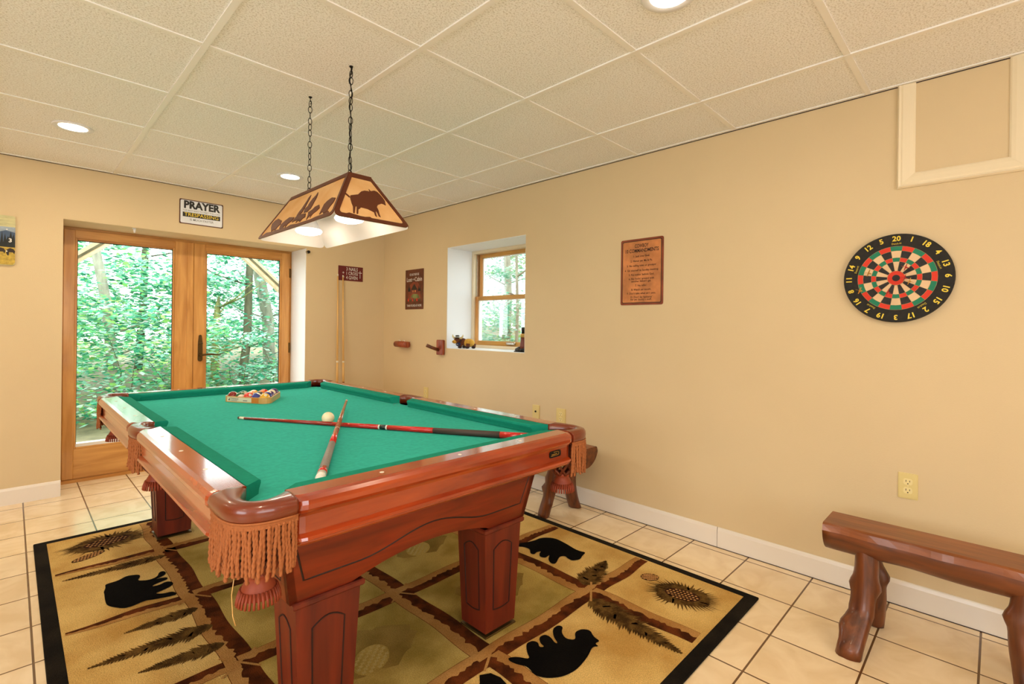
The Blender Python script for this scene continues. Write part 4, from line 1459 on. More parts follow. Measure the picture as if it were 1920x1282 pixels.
for yb in (-2.725, -2.312):
    b = MB()
    b.lathe([(.012, 0), (.012, -.03), (.018, -.05), (.018, -.065), (.034, -.12), (.058, -.165)], 'white_plastic', (XCH, yb, lz1), 'z', 18)
    bu = build('bulb', b, lamp)
    b = MB()
    b.lathe([(.058, -.165), (.062, -.172), (.056, -.182), (.034, -.189), (.0, -.191)], 'bulb_glow', (XCH, yb, lz1), 'z', 24)
    build('bulb_face', b, bu)
    l = bpy.data.lights.new('lamp_bulb', 'POINT')
    l.energy = 1.3
    l.color = (1.0, .93, .82)
    l.shadow_soft_size = .03
    lo = bpy.data.objects.new('lamp_bulb', l)
    lo.location = (XCH, yb, lz1 - .225)
    COL.objects.link(lo)
    # chain of oval links and the woven lamp wire
    b = MB()
    zz = lz1 + .006
    n = 0
    L_, Wl = .0165, .0085
    while zz < ZC - .03:
        a = (n % 2) * PI / 2 + .5 * math.sin(n * 1.3)
        cx_, sx2 = math.cos(a), math.sin(a)
        pts = []
        for k in range(17):
            t = 2 * PI * k / 16
            rr = Wl * math.cos(t)
            pts.append((XCH + rr * cx_, yb + rr * sx2, zz + L_ + L_ * math.sin(t)))
        b.tube(pts, .0017, 'black_metal', 5, caps=False)
        zz += 2 * L_ - .0045
        n += 1
    b.tube([(XCH, yb, ZC - .004), (XCH, yb, ZC - .02), (XCH + .006, yb, ZC - .028), (XCH, yb, ZC - .036)], .002, 'black_metal', 6)
    b.lathe([(.009, -.001), (.007, -.005), (.003, -.008)], 'black_metal', (XCH, yb, ZC), 'z', 10)
    if yb < -2.5:
        b.tube([(XCH + .004 * math.sin(k * 1.1), yb + .004 * math.cos(k * .9), lz1 + .004 + (ZC - lz1 - .008) * k / 24) for k in range(25)], .0022, 'black_metal', 6)
    build('chain', b, lamp)

# ------------------------------------------------------------------ signs on the back wall (face -y)
def flat_sign(name, label, cat, o, w_, h_, frame, u, n, depth=.004, rc=.008, border=None, bmat=None):
    t = thing(name, label, cat, tuple(o))
    b = MB()
    b.prism(rrect(-w_ / 2, -h_ / 2, w_ / 2, h_ / 2, rc), o, u, Z_, n, .0005, depth, frame)
    build('sign_plate', b, t)
    if border:
        b = MB()
        b.prism(rrect(-w_ / 2 + border, -h_ / 2 + border, w_ / 2 - border, h_ / 2 - border, rc * 1.4), o, u, Z_, n, depth - .0003, depth + .0004, bmat)
        build('sign_face', b, t)
    return t
o = Vector((-1.718, 0, 2.142))
t = flat_sign('prayer_sign', 'white metal sign with rusty rim reading PRAYER and TRESPASSING above the door', 'sign', o, .315, .200, 'sign_rust', X_, -Y_, border=.007, bmat='sign_white')
b = MB()
text(b, 'PRAYER', o + Z_ * .055, X_, Z_, -Y_, .082, 'text_black', width=.262, d0=.0046, bold=.045)
text(b, 'THE BEST WAY TO MEET THE LORD', o + Z_ * .010, X_, Z_, -Y_, .018, 'text_grey', width=.27, d0=.0046)
b.prism([(-.135, -.041), (.135, -.041), (.135, -.004), (-.135, -.004)], o, X_, Z_, -Y_, .0044, .0052, 'text_black')
text(b, 'TRESPASSING', o + Z_ * -.0225, X_, Z_, -Y_, .039, 'text_yellow', width=.245, d0=.0054, bold=.005)
text(b, 'IS MUCH FASTER', o + Z_ * -.062, X_, Z_, -Y_, .024, 'text_grey', width=.17, d0=.0046, bold=.01)
build('lettering', b, t)
o = Vector((-0.389, 0, 1.758))
t = flat_sign('cross_sign', 'small maroon sign reading 3 NAILS + 1 CROSS above the leaning cues', 'sign', o, .268, .148, 'sign_maroon', X_, -Y_, rc=.003)
b = MB()
text(b, '3 NAILS', o + X_ * .012 + Z_ * .043, X_, Z_, -Y_, .048, 'text_white', width=.125, d0=.004)
text(b, '1 CROSS', o + X_ * .012 + Z_ * .0, X_, Z_, -Y_, .048, 'text_white', width=.125, d0=.004)
text(b, '4 GIVEN', o + X_ * .012 + Z_ * -.044, X_, Z_, -Y_, .048, 'text_white', width=.125, d0=.004)
build('lettering', b, t)
b = MB()
text(b, '+', o + X_ * -.082 + Z_ * .003, X_, Z_, -Y_, .045, 'text_white', d0=.004)
build('plus_sign', b, t)
b = MB()
text(b, '=', o + X_ * -.082 + Z_ * -.040, X_, Z_, -Y_, .045, 'text_white', d0=.004)
build('equals_sign', b, t)
b = MB()
b.box((.102 + o.x - .002, -.0052, o.z - .042), (.102 + o.x + .002, -.0042, o.z + .035), 'text_white')
b.box((.102 + o.x - .020, -.0052, o.z + .012), (.102 + o.x + .020, -.0042, o.z + .017), 'text_white')
build('cross_emblem', b, t)
# picture clock at the left edge of the frame
o = Vector((-2.972, 0, 1.770))
ck = thing('picture_clock', 'square picture clock with bison meadow scene at the left edge', 'clock', tuple(o))
hs = .165
b = MB()
b.prism(rrect(-hs, -hs, hs, hs, .015), o, X_, Z_, -Y_, .001, .016, 'sky_pic_yellow')
build('clock_body', b, ck)
b = MB()
b.prism([(-hs + .0, -.06), (hs, -.06), (hs, .09), (-hs, .09)], o, X_, Z_, -Y_, .0155, .0165, 'sky_pic')
b.prism([(-hs, -.06), (hs, -.06), (hs, .055), (.12, .066), (.08, .05), (.02, .075), (-.05, .05), (-hs, .07)], o, X_, Z_, -Y_, .016, .017, 'hill_pic')
tp = [(-hs, -.06)]
tp = [(hs, -.06)]
for i in range(24):
    xx = hs - (2 * hs) * (i + .5) / 24
    tp += [(xx + .006, .0 + .02 * math.sin(i)), (xx, .045 + .02 * math.sin(i * 2.1))]
tp.append((-hs, -.06))
b.prism(tp, o, X_, Z_, -Y_, .0165, .0175, 'trees_pic')
b.prism([(-hs + .01, -hs + .004), (hs - .01, -hs + .004), (hs, -hs + .02), (hs, -.045), (-hs, -.045), (-hs, -hs + .02)], o, X_, Z_, -Y_, .0165, .0178, 'grass_pic')
for xx in (.10, .145, .03, -.08):
    b.prism([(xx - .022, -.085), (xx - .02, -.062), (xx - .004, -.05), (xx + .012, -.055), (xx + .02, -.07), (xx + .016, -.09), (xx + .010, -.078), (xx - .008, -.078), (xx - .010, -.10), (xx - .016, -.10)], o, X_, Z_, -Y_, .0178, .0183, 'bison_pic')
build('clock_picture', b, ck)
for num, (dx, dz) in ((3, (.142, 0)), (6, (0, -.142)), (9, (-.142, 0)), (12, (0, .142))):
    b = MB()
    text(b, str(num), o + X_ * dx + Z_ * dz, X_, Z_, -Y_, .036, 'text_white', d0=.018, bold=.03)
    build('clock_numeral', b, ck)
for h in (1, 2, 4, 5, 7, 8, 10, 11):
    a = R(90 - 30 * h)
    b = MB()
    b.lathe([(.004, 0), (.004, -.001)], 'text_white', (o.x + .145 * math.cos(a) * (1.0), -.0185, o.z + .145 * math.sin(a)), 'y', 10)
    build('hour_dot', b, ck)
b = MB()
b.box((o.x - .003, -.022, o.z - .01), (o.x + .003, -.020, o.z + .09), 'text_white')
b.box((o.x - .07, -.0235, o.z - .003), (o.x + .01, -.0225, o.z + .003), 'text_white')
build('clock_hands', b, ck)
# magnetic catch on the soffit and a small stop by the right jamb
b = MB()
b.box((-2.172, .03, DZ1 - .006), (-2.148, .06, DZ1 + .0), 'white_plastic')
b.lathe([(.009, 0), (.009, -.012), (.006, -.034)], 'white_plastic', (-2.158, .045, DZ1 - .004), 'z', 12)
tag(build('door_catch', b, None, (-2.16, .045, DZ1)), 'small white catch fixed under the top of the door recess', 'door catch')
b = MB()
b.lathe([(.016, 0.0), (.016, -.006), (.008, -.010), (.008, -.020), (.014, -.024), (.014, -.034), (.008, -.040)], 'chrome', (-0.835 + .0, 0, 1.927), 'y', 16)
b.lathe([(.0142, -.026), (.0145, -.034), (.010, -.0415), (0, -.042)], 'black_metal', (-0.835, 0, 1.927), 'y', 16)
tag(build('door_stop', b, None, (-0.835, 0, 1.927)), 'tiny chrome and dark door stop on the wall at the top right of the recess', 'door stop')

# ------------------------------------------------------------------ right wall: signs, pegs, dartboard, outlets (face -x)
NX = -X_
UR = -Y_
def rw(y, z): return Vector((0, y, z))
o = rw(-.571, 1.597)
t = flat_sign('cabin_sign', 'tall brown sign with a log cabin picture reading Lost at the Cabin', 'sign', o, .312, .398, 'sign_brown', UR, NX, rc=.004)
b = MB()
text(b, "I'D RATHER BE", o + Z_ * .147, UR, Z_, NX, .034, 'text_white', width=.16, d0=.004)
text(b, 'Lost   Cabin', o + Z_ * .098, UR, Z_, NX, .062, 'text_white', width=.26, d0=.004)
text(b, 'at the', o + Z_ * .100 + UR * -.012, UR, Z_, NX, .026, 'text_white', width=.035, d0=.0042)
text(b, 'THAN FOUND AT HOME', o + Z_ * -.163, UR, Z_, NX, .032, 'text_white', width=.255, d0=.004)
build('lettering', b, t)
b = MB()
fr = lambda pts, mt, d: b.prism(pts, o, UR, Z_, NX, .004, .004 + d, mt)
fr([(-.10, .03), (-.02, .075), (.06, .07), (.10, .02), (.11, -.10), (-.11, -.11)], 'sign_copper_rim', .0004)
fr([(-.05, .0), (.0, .055), (.055, .0), (.05, -.035), (-.045, -.035)], 'bison_pic', .0008)
fr([(-.045, -.035), (.045, -.035), (.045, -.005), (-.045, -.005)], 'boot_brown', .0012)
fr([(-.028, -.028), (-.012, -.028), (-.012, -.010), (-.028, -.010)], 'sign_copper', .0016)
fr([(.012, -.028), (.030, -.028), (.030, -.010), (.012, -.010)], 'sign_copper', .0016)
fr([(-.06, -.075), (-.02, -.045), (.06, -.05), (.10, -.085), (.02, -.095)], 'bark_moss', .0012)
for k in range(9):
    xx = -.10 + .025 * k
    fr([(xx - .012, -.115), (xx - .002, -.085 - .012 * (k % 2)), (xx + .012, -.118)], 'board_red' if k % 3 == 0 else 'bark_dark', .0014)
for k in range(4):
    xx = (-.095, -.075, .078, .098)[k]
    fr([(xx - .014, -.02), (xx, .06 - .01 * k), (xx + .014, -.02)], 'trees_pic', .0010)
build('cabin_picture', b, t)
o = rw(-3.098, 1.595)
t = flat_sign('commandments_sign', 'copper metal sign listing the COWBOY 10 COMMANDMENTS beside the dartboard', 'sign', o, .302, .424, 'sign_copper_rim', UR, NX, rc=.012)
b = MB()
b.prism(rrect(-.139, -.200, .139, .200, .008), o, UR, Z_, NX, .0038, .0044, 'bison_pic')
b.prism(rrect(-.135, -.196, .135, .196, .007), o, UR, Z_, NX, .004, .0048, 'sign_copper')
build('sign_face', b, t)
b = MB()
D0 = .0049
text(b, 'COWBOY', o + Z_ * .165, UR, Z_, NX, .033, 'text_darkbrown', width=.098, d0=D0, bold=.02)
text(b, '10 COMMANDMENTS', o + Z_ * .135, UR, Z_, NX, .033, 'text_darkbrown', width=.235, d0=D0, bold=.02)
lines = [("1. Just one God.", .100, .115), ("2. Honor yer Ma & Pa.", .070, .155), ("3. No telling tales or gossipin'", .040, .21), ("4. Git yourself to Sunday meeting.", .010, .24), ("5. Put nothin' before God.", -.018, .18),
         ("6. No foolin' around with", -.044, .18), ("another fellow's gal.", -.060, .14), ("7. No killin'.", -.088, .085), ("8. Watch yer mouth.", -.114, .14), ("9. Don't take what ain't yers.", -.138, .205), ("10. Don't be hankerin'", -.162, .155), ("for yer buddy's stuff.", -.177, .15)]
for s_, dz, wd in lines:
    text(b, s_, o + Z_ * dz, UR, Z_, NX, .018, 'text_darkbrown', width=wd, d0=D0, bold=.012)
build('lettering', b, t)

# log coat pegs
t = thing('log_hook', 'short round log mounted sideways on the wall below the cabin sign', 'wall hook', (0, -.44, 1.045))
b = MB()
b.tube([(-.045, -.315, 1.045), (-.047, -.40, 1.046), (-.045, -.53, 1.043)], [.030, .031, .030], 'peg_red', 18)
build('log', b, t)
b = MB()
b.box((-.02, -.50, 1.02), (0, -.36, 1.07), 'peg_red')
build('mount', b, t)
for yy in (-.36, -.44):
    b = MB()
    b.tube([(-.045, yy, 1.074), (-.045, yy - .008, 1.084), (-.045, yy - .03, 1.084), (-.045, yy - .038, 1.074)], .003, 'text_white', 6)
    build('clip', b, t)
t = thing('wood_peg_hook', 'upright reddish log slab with a slanted branch peg beside the window', 'wall hook', (0, -1.02, 1.035))
b = MB()
b.box((-.036, -1.075, .965), (0, -.985, 1.105), 'peg_red', .006)
build('slab', b, t)
b = MB()
b.tube([(-.03, -1.02, 1.01), (-.09, -.985, 1.035), (-.13, -.965, 1.055)], [.016, .015, .017], 'log_wood_z', 12)
build('peg', b, t)

# dartboard
DC = Vector((0, -4.393, 1.472))
DR = .199
t = thing('dartboard', 'round black dartboard with red, green and cream segments on the right wall', 'dartboard', tuple(DC))
b = MB()
b.lathe([(DR - .006, 0), (DR, -.003), (DR, -.026), (DR - .003, -.029), (0.0, -.0292)], 'board_black', tuple(DC), 'x', 72, smooth=False)
build('board', b, t)
def dseg(mb, r0, r1, a0, a1, mat, d):
    n = 4
    pts = [(r0 * math.sin(R(a0 + (a1 - a0) * i / n)), r0 * math.cos(R(a0 + (a1 - a0) * i / n))) for i in range(n + 1)] + [(r1 * math.sin(R(a1 - (a1 - a0) * i / n)), r1 * math.cos(R(a1 - (a1 - a0) * i / n))) for i in range(n + 1)]
    mb.prism(pts, DC, UR, Z_, NX, .0290, d, mat)
b = MB()
rr = [.16, .37, .46, .615, .72]
for k in range(20):
    a0, a1 = k * 18 - 9, k * 18 + 9
    even = k % 2 == 0
    dseg(b, rr[0] * DR, rr[1] * DR, a0, a1, 'board_cream' if even else 'board_dark', .0298)
    dseg(b, rr[1] * DR, rr[2] * DR, a0, a1, 'board_green' if even else 'board_red', .0298)
    dseg(b, rr[2] * DR, rr[3] * DR, a0, a1, 'board_cream' if even else 'board_dark', .0298)
    dseg(b, rr[3] * DR, rr[4] * DR, a0, a1, 'board_green' if even else 'board_red', .0298)
circ = lambda r_: [(r_ * math.cos(2 * PI * k / 32), r_ * math.sin(2 * PI * k / 32)) for k in range(32)]
b.prism(circ(.16 * DR), DC, UR, Z_, NX, .029, .0299, 'board_red')
b.prism(circ(.072 * DR), DC, UR, Z_, NX, .029, .0301, 'board_dark')
build('segments', b, t)
b = MB()
for q in rr:
    b.tube([DC + UR * (q * DR * math.cos(2 * PI * k / 48)) + Z_ * (q * DR * math.sin(2 * PI * k / 48)) + NX * .0301 for k in range(49)], .0006, 'board_wire', 4)
for k in range(20):
    a = R(k * 18 - 9)
    d = UR * math.sin(a) + Z_ * math.cos(a)
    b.tube([DC + d * (.16 * DR) + NX * .0301, DC + d * (.72 * DR) + NX * .0301], .0006, 'board_wire', 4)
build('wire_web', b, t)
b = MB()
order = [20, 1, 18, 4, 13, 6, 10, 15, 2, 17, 3, 19, 7, 16, 8, 11, 14, 9, 12, 5]
for k, num in enumerate(order):
    a = R(18 * k)
    d = UR * math.sin(a) + Z_ * math.cos(a)
    uu = UR * math.cos(a) - Z_ * math.sin(a)
    text(b, str(num), DC + d * (.885 * DR), uu, d, NX, .031, 'text_yellow', d0=.0296, bold=.03)
for k in (0, 4, 8, 12, 16):
    a = R(18 * k)
    d = UR * math.sin(a) + Z_ * math.cos(a)
    uu = UR * math.cos(a) - Z_ * math.sin(a)
    text(b, 'Dutch-H', DC + d * (.775 * DR), uu, d, NX, .012, 'text_yellow', width=.034, d0=.0294)
build('numbers', b, t)
dart_lab = ['red dart at the upper right of the bullseye', 'red dart beside the bullseye on the right', 'red dart in the lower left of the dartboard', 'yellow dart in the left of the dartboard', 'yellow dart at the lower left rim of the coloured rings', 'yellow dart just below right of the bullseye']
for i, (yy, zz, mt) in enumerate(((-4.432, 1.515, 'dart_red'), (-4.428, 1.468, 'dart_red'), (-4.369, 1.407, 'dart_red'), (-4.299, 1.498, 'dart_yellow'), (-4.267, 1.419, 'dart_yellow'), (-4.445, 1.452, 'dart_yellow'))):
    dt = thing('dart', dart_lab[i], 'dart', (-.030, yy, zz), group='darts stuck in the dartboard')
    x0 = -.0295
    b = MB()
    b.tube([(x0 + .004, yy, zz), (x0 - .010, yy, zz)], [.0006, .0016], 'chrome', 6)
    b.tube([(x0 - .010, yy, zz), (x0 - .030, yy, zz - .001)], [.0035, .0035], mt, 8)
    b.tube([(x0 - .030, yy, zz - .001), (x0 - .050, yy, zz - .002)], [.002, .002], mt, 8)
    build('barrel', b, dt)
    b = MB()
    for a in (20, 110):
        d = Vector((0, math.cos(R(a)), math.sin(R(a))))
        c0, c1 = Vector((x0 - .040, yy, zz - .0015)), Vector((x0 - .066, yy, zz - .0025))
        b.prism([(-.003, 0), (-.016, .008), (-.016, .022), (0, .028), (.016, .022), (.016, .008), (.003, 0)], c0, d, Vector((-1, 0, 0)), Vector((0, -d.z, d.y)), -.0004, .0004, mt)
    build('flight', b, dt)

# outlets
def outlet(y, z, label, kind='duplex', w_=.070, h_=.114):
    o = rw(y, z)
    t = thing('wall_outlet', label, 'outlet', tuple(o))
    b = MB()
    b.prism(rrect(-w_ / 2, -h_ / 2, w_ / 2, h_ / 2, .004), o, UR, Z_, NX, 0.0003, .004, 'ivory_plastic')
    b.prism(rrect(-w_ / 2 + .004, -h_ / 2 + .004, w_ / 2 - .004, h_ / 2 - .004, .003), o, UR, Z_, NX, .004, .006, 'ivory_plastic')
    build('cover_plate', b, t)
    b = MB()
    if kind == 'duplex':
        for dz in (.0195, -.0195):
            pts = [p for p in circ(.0175)]
            pts = [(max(-.0165, min(.0165, x_)), max(-.0135, min(.0135, y_)) + dz) for x_, y_ in pts]
            b.prism(pts, o, UR, Z_, NX, .0058, .0078, 'ivory_face')
            for dx, hh in ((-.0065, .0045), (.0065, .0036)):
                b.prism([(dx - .0011, dz + .003 - hh), (dx + .0011, dz + .003 - hh), (dx + .0011, dz + .003 + hh), (dx - .0011, dz + .003 + hh)], o, UR, Z_, NX, .0078, .0081, 'dark_hole')
            b.prism([(x_ * .14, dz - .0085 + y_ * .14) for x_, y_ in circ(.0175)], o, UR, Z_, NX, .0078, .0081, 'dark_hole')
        b.lathe([(.003, 0), (.0028, -.0012)], 'ivory_face', (o.x - .006, o.y, o.z), 'x', 10)
    else:
        b.lathe([(.0075, 0), (.0075, -.004), (.0045, -.005), (.0045, -.009)], 'dark_hole', (o.x - .006, o.y, o.z + .008), 'x', 12)
    build('receptacle' if kind == 'duplex' else 'jack', b, t)
outlet(-4.441, .541, 'ivory duplex outlet on the right wall above the near log bench')
outlet(-2.456, .584, 'ivory duplex outlet just above the right corner pocket of the table', w_=.085, h_=.114)
outlet(-2.212, .582, 'ivory cable jack plate left of the outlet behind the table rail', 'jack')
outlet(-.785, .584, 'small ivory outlet low on the right wall behind the side pocket')

# ------------------------------------------------------------------ log benches
def rough_leg(mb, p0, p1, r0, r1, seed, knots=3, mid=None):
    rg = random.Random(seed)
    p0, p1 = Vector(p0), Vector(p1)
    n = 22
    seg = 18
    ax = (p1 - p0).normalized()
    u = ax.cross(Vector((1, 0.2, 0))).normalized()
    w_ = ax.cross(u)
    kn = [(rg.uniform(.25, .9), rg.uniform(0, 2 * PI), rg.uniform(.010, .02)) for _ in range(knots)]
    rings = []
    ph = rg.uniform(0, 6)
    for i in range(n + 1):
        t = i / n
        c = (p0.lerp(p1, t) if mid is None else (p0.lerp(Vector(mid), t / .68) if t < .68 else Vector(mid).lerp(p1, (t - .68) / .32))) + u * (.010 * math.sin(t * 4 + ph)) + w_ * (.007 * math.sin(t * 6 + ph * 2))
        ring = []
        for k in range(seg):
            a = 2 * PI * k / seg
            r_ = r0 + (r1 - r0) * t
            r_ *= 1 + .07 * math.sin(2 * a + ph) + .05 * math.sin(3 * a + t * 5 + ph) + .03 * math.sin(7 * a + t * 9)
            for (kt, ka, kh) in kn:
                dd = ((t - kt) / .07) ** 2 + (((a - ka + PI) % (2 * PI) - PI) / .5) ** 2
                r_ += kh * math.exp(-dd)
            ring.append(c + u * (r_ * math.cos(a)) + w_ * (r_ * math.sin(a)))
        # flatten the bottom to the floor
        if i == n:
            ring = [Vector((q.x, q.y, p1.z)) for q in ring]
        rings.append(ring)
    mb.loft(rings, 'log_wood_z', True, True, True)
def bench(label, xf, xb, y0, y1, ztop, legs, seed, kick=False):
    t = thing('log_bench', label, 'bench', ((xf + xb) / 2, (y0 + y1) / 2, 0), group='rustic log benches')
    b = MB()
    xc = (xf + xb) / 2
    hw_ = (xb - xf) / 2
    n = 26
    rings = []
    for i in range(n + 1):
        y = y0 + (y1 - y0) * i / n
        wv = .004 * math.sin(i * .9 + seed) 
        ring = []
        for k in range(21):      # lower half round
            a = PI + PI * k / 20
            e = 1 + .03 * math.sin(3 * a + i * .5)
            ring.append((xc + (hw_ + wv) * math.cos(a) * e, y, ztop - .030 + .094 * math.sin(a) * e))
        ring.append((xc + hw_ * .94 + wv, y, ztop - .006))
        ring.append((xc + hw_ * .84, y, ztop))
        ring.append((xc - hw_ * .84, y, ztop))
        ring.append((xc - hw_ * .94 - wv, y, ztop - .006))
        rings.append(ring)
    # split: top faces lighter
    b.loft(rings, 'log_wood_y', True, True, False)
    nn = 25
    top_i = b.mi('log_top_y')
    for fi in range(nn * n):
        k = fi % nn
        if k >= 20:
            b.m[fi] = top_i
        else:
            b.sm[fi] = True
    build('seat', b, t)
    for j, (ly, xt_f, xb_f, xt_b, xb_b, sy) in enumerate(legs):
        b = MB(); rough_leg(b, (xt_f, ly, ztop - .07), (xb_f, ly + sy, 0.001), .036, .040, seed + j * 2, 5, (xt_f - .05, ly - .012, .13) if kick and j == 0 else None)
        build('leg', b, t)
        b = MB(); rough_leg(b, (xt_b, ly - .01, ztop - .07), (xb_b, ly - .02 + sy * .5, 0.001), .034, .040, seed + j * 2 + 1, 2)
        build('leg', b, t)
    return t
bench('dark log bench with half-round seat under the outlet, at the right edge', -.485, -.285, -4.215, -5.02, .445,
      [(-4.345, -.43, -.575, -.34, -.26, .01), (-4.80, -.43, -.46, -.34, -.26, .0)], 3, True)
bench('dark log bench standing against the wall behind the pool table', -.36, -.10, -2.85, -1.55, .455,
      [(-2.66, -.32, -.375, -.22, -.085, .03), (-1.72, -.32, -.375, -.22, -.085, -.03)], 11)

# ------------------------------------------------------------------ on the window sill
px, py, pz = .075, -1.235, WZ0 + .004
t = thing('plush_bull', 'stuffed toy bull with cowboy hat and bandana on the window sill', 'toy', (px, py, pz))
b = MB()
# body runs toward -y (right in the photo) with the head at +y, facing the room
b.sphere((px + .03, py - .055, pz + .052), .05, 'plush_gold', 20, 12, (.75, 1.35, .75))
b.sphere((px + .01, py + .005, pz + .058), .040, 'plush_brown', 18, 10, (.8, 1.0, .9))
build('body', b, t)
for lx_, ly_ in ((-.012, .012), (.045, .02), (-.005, -.085), (.055, -.10)):
    b = MB()
    b.tube([(px + lx_, py + ly_, pz + .045), (px + lx_ - .004, py + ly_, pz + .016)], [.018, .016], 'plush_brown', 12)
    b.sphere((px + lx_ - .008, py + ly_, pz + .012), .016, 'plush_dark', 12, 8, (1.2, 1.2, .75))
    build('leg', b, t)
b = MB()
b.sphere((px - .030, py + .035, pz + .072), .030, 'plush_brown', 18, 12, (1, 1.05, .95))
b.sphere((px - .055, py + .046, pz + .060), .020, 'plush_gold', 16, 10, (1, 1.25, .85))
for s_ in (1, -1):
    b.sphere((px - .074, py + .046 + s_ * .008, pz + .060), .0035, 'plush_dark', 8, 6)
    b.sphere((px - .050, py + .034 + s_ * .018, pz + .082), .005, 'text_black', 8, 6)
    b.sphere((px - .026, py + .035 + s_ * .036, pz + .070), .012, 'plush_dark', 10, 8, (.6, 1.2, .7))
build('head', b, t)
b = MB()
for s_ in (1, -1):
    b.tube([(px - .026, py + .035 + s_ * .018, pz + .092), (px - .028, py + .035 + s_ * .052, pz + .094), (px - .028, py + .035 + s_ * .072, pz + .110), (px - .026, py + .035 + s_ * .074, pz + .126)], [.009, .010, .007, .002], 'horn', 10)
build('horns', b, t)
b = MB()
b.lathe([(.034, 0), (.032, .004), (.018, .006), (.019, .020), (.013, .026), (0, .024)], 'boot_black', (px - .032, py + .034, pz + .094), 'z', 18)
b.lathe([(.0195, .007), (.0198, .012)], 'text_white', (px - .032, py + .034, pz + .094), 'z', 18)
build('hat', b, t)
b = MB()
b.sphere((px - .030, py + .024, pz + .038), .024, 'bandana', 14, 8, (.8, 1.2, .8))
for k in range(5):
    b.sphere((px - .048, py + .008 + .009 * k, pz + .034 + .006 * (k % 2)), .0028, 'text_white', 6, 5)
build('bandana', b, t)
# boot bottle at the near end of the sill, half hidden by the wall edge
bx, by = .055, -2.005
t = thing('boot_figurine', 'dark cowboy boot shaped bottle at the right end of the window sill', 'figurine', (bx, by, pz))
b = MB()
b.tube([(bx, by - .01, pz + .018), (bx - .004, by + .03, pz + .018), (bx - .008, by + .062, pz + .015)], [.030, .026, .014], 'boot_black', 14)
b.box((bx - .026, by - .042, pz), (bx + .022, by + .07, pz + .008), 'boot_black', .003)
build('foot', b, t)
b = MB()
b.lathe([(.030, .03), (.027, .05), (.023, .085), (.022, .120)], 'boot_brown', (bx, by - .012, pz), 'z', 16)
build('shaft', b, t)
b = MB()
b.lathe([(.023, .118), (.023, .145), (.020, .148)], 'boot_tan', (bx, by - .012, pz), 'z', 16)
build('band', b, t)
b = MB()
b.lathe([(.016, .146), (.015, .175), (.017, .178), (.017, .196), (.012, .200)], 'boot_black', (bx, by - .012, pz), 'z', 14)
build('stopper', b, t)

# ------------------------------------------------------------------ outdoors
b = MB()
g = []
n = 24
def gz(x, y):
    d = max(0.0, y - 2.0) if y > .7 else 0
    e = max(0.0, x - 2.2)
    return -.06 + .04 * d + .05 * e + .05 * math.sin(x * 1.7 + y) * min(1, d + e)
vs, fs = [], []
xs_ = [-9 + i * 26 / n for i in range(n + 1)]
ys_ = [.62 + i * 17 / n for i in range(n + 1)]
for j in range(n + 1):
    for i in range(n + 1):
        vs.append((xs_[i], ys_[j], gz(xs_[i], ys_[j])))
for j in range(n):
    for i in range(n):
        fs.append((j * (n + 1) + i, j * (n + 1) + i + 1, (j + 1) * (n + 1) + i + 1, (j + 1) * (n + 1) + i))
b.add(vs, fs, 'soil')
vs = [(.5, -8, -.06), (17, -8, .5), (17, .62, .5), (.5, .62, -.06)]
b.add(vs, [(0, 1, 2, 3)], 'soil')
o = build('ground', b)
pb = MB(); pb.box((-3.2, .49, -.10), (.2, 2.1, -.02), 'bounce_stone')  # unseen pale slab added to bounce daylight in through the door
struct('bounce_slab', pb)
tag(o, 'leaf littered woodland ground outside the glazed door', 'ground', kind='stuff')

# porch frame: posts, header and knee braces
porch = thing('porch_frame', 'pale timber porch frame with diagonal knee braces seen through both door glasses', 'porch', (-1.5, 1.6, 0))
for xx in (-2.80, -.20):
    b = MB(); b.box((xx - .06, 1.54, -.12), (xx + .06, 1.66, 2.2), 'brace_wood', .006); build('post', b, porch)
b = MB(); b.box((-2.9, 1.54, 2.2), (-.1, 1.66, 2.4), 'brace_wood', .006); build('header', b, porch)
def brace(label, p0, p1, th=.062):
    b = MB()
    p0, p1 = Vector(p0), Vector(p1)
    d = (p1 - p0).normalized()
    u = d.cross(Y_).normalized()
    ring = lambda p: [p + u * (s_ * th) + Y_ * (q * .045) for s_, q in ((-1, -1), (1, -1), (1, 1), (-1, 1))]
    b.loft([ring(p0), ring(p1)], 'brace_wood')
    b.loft([[p + u * (s_ * th * .25) - Y_ * q for s_, q in ((-1, .044), (1, .044), (1, .052), (-1, .052))] for p in (p0, p1)], 'bark_dark')
    o = build('knee_brace', b, porch)
    o['label'] = label
brace('pale diagonal wooden brace outside the top left of the left glass', (-2.72, 1.6, 1.56), (-2.02, 1.6, 2.16), .045)
brace('pale diagonal wooden brace outside the top right of the right glass', (-.30, 1.6, 1.50), (-.95, 1.6, 2.09), .045)

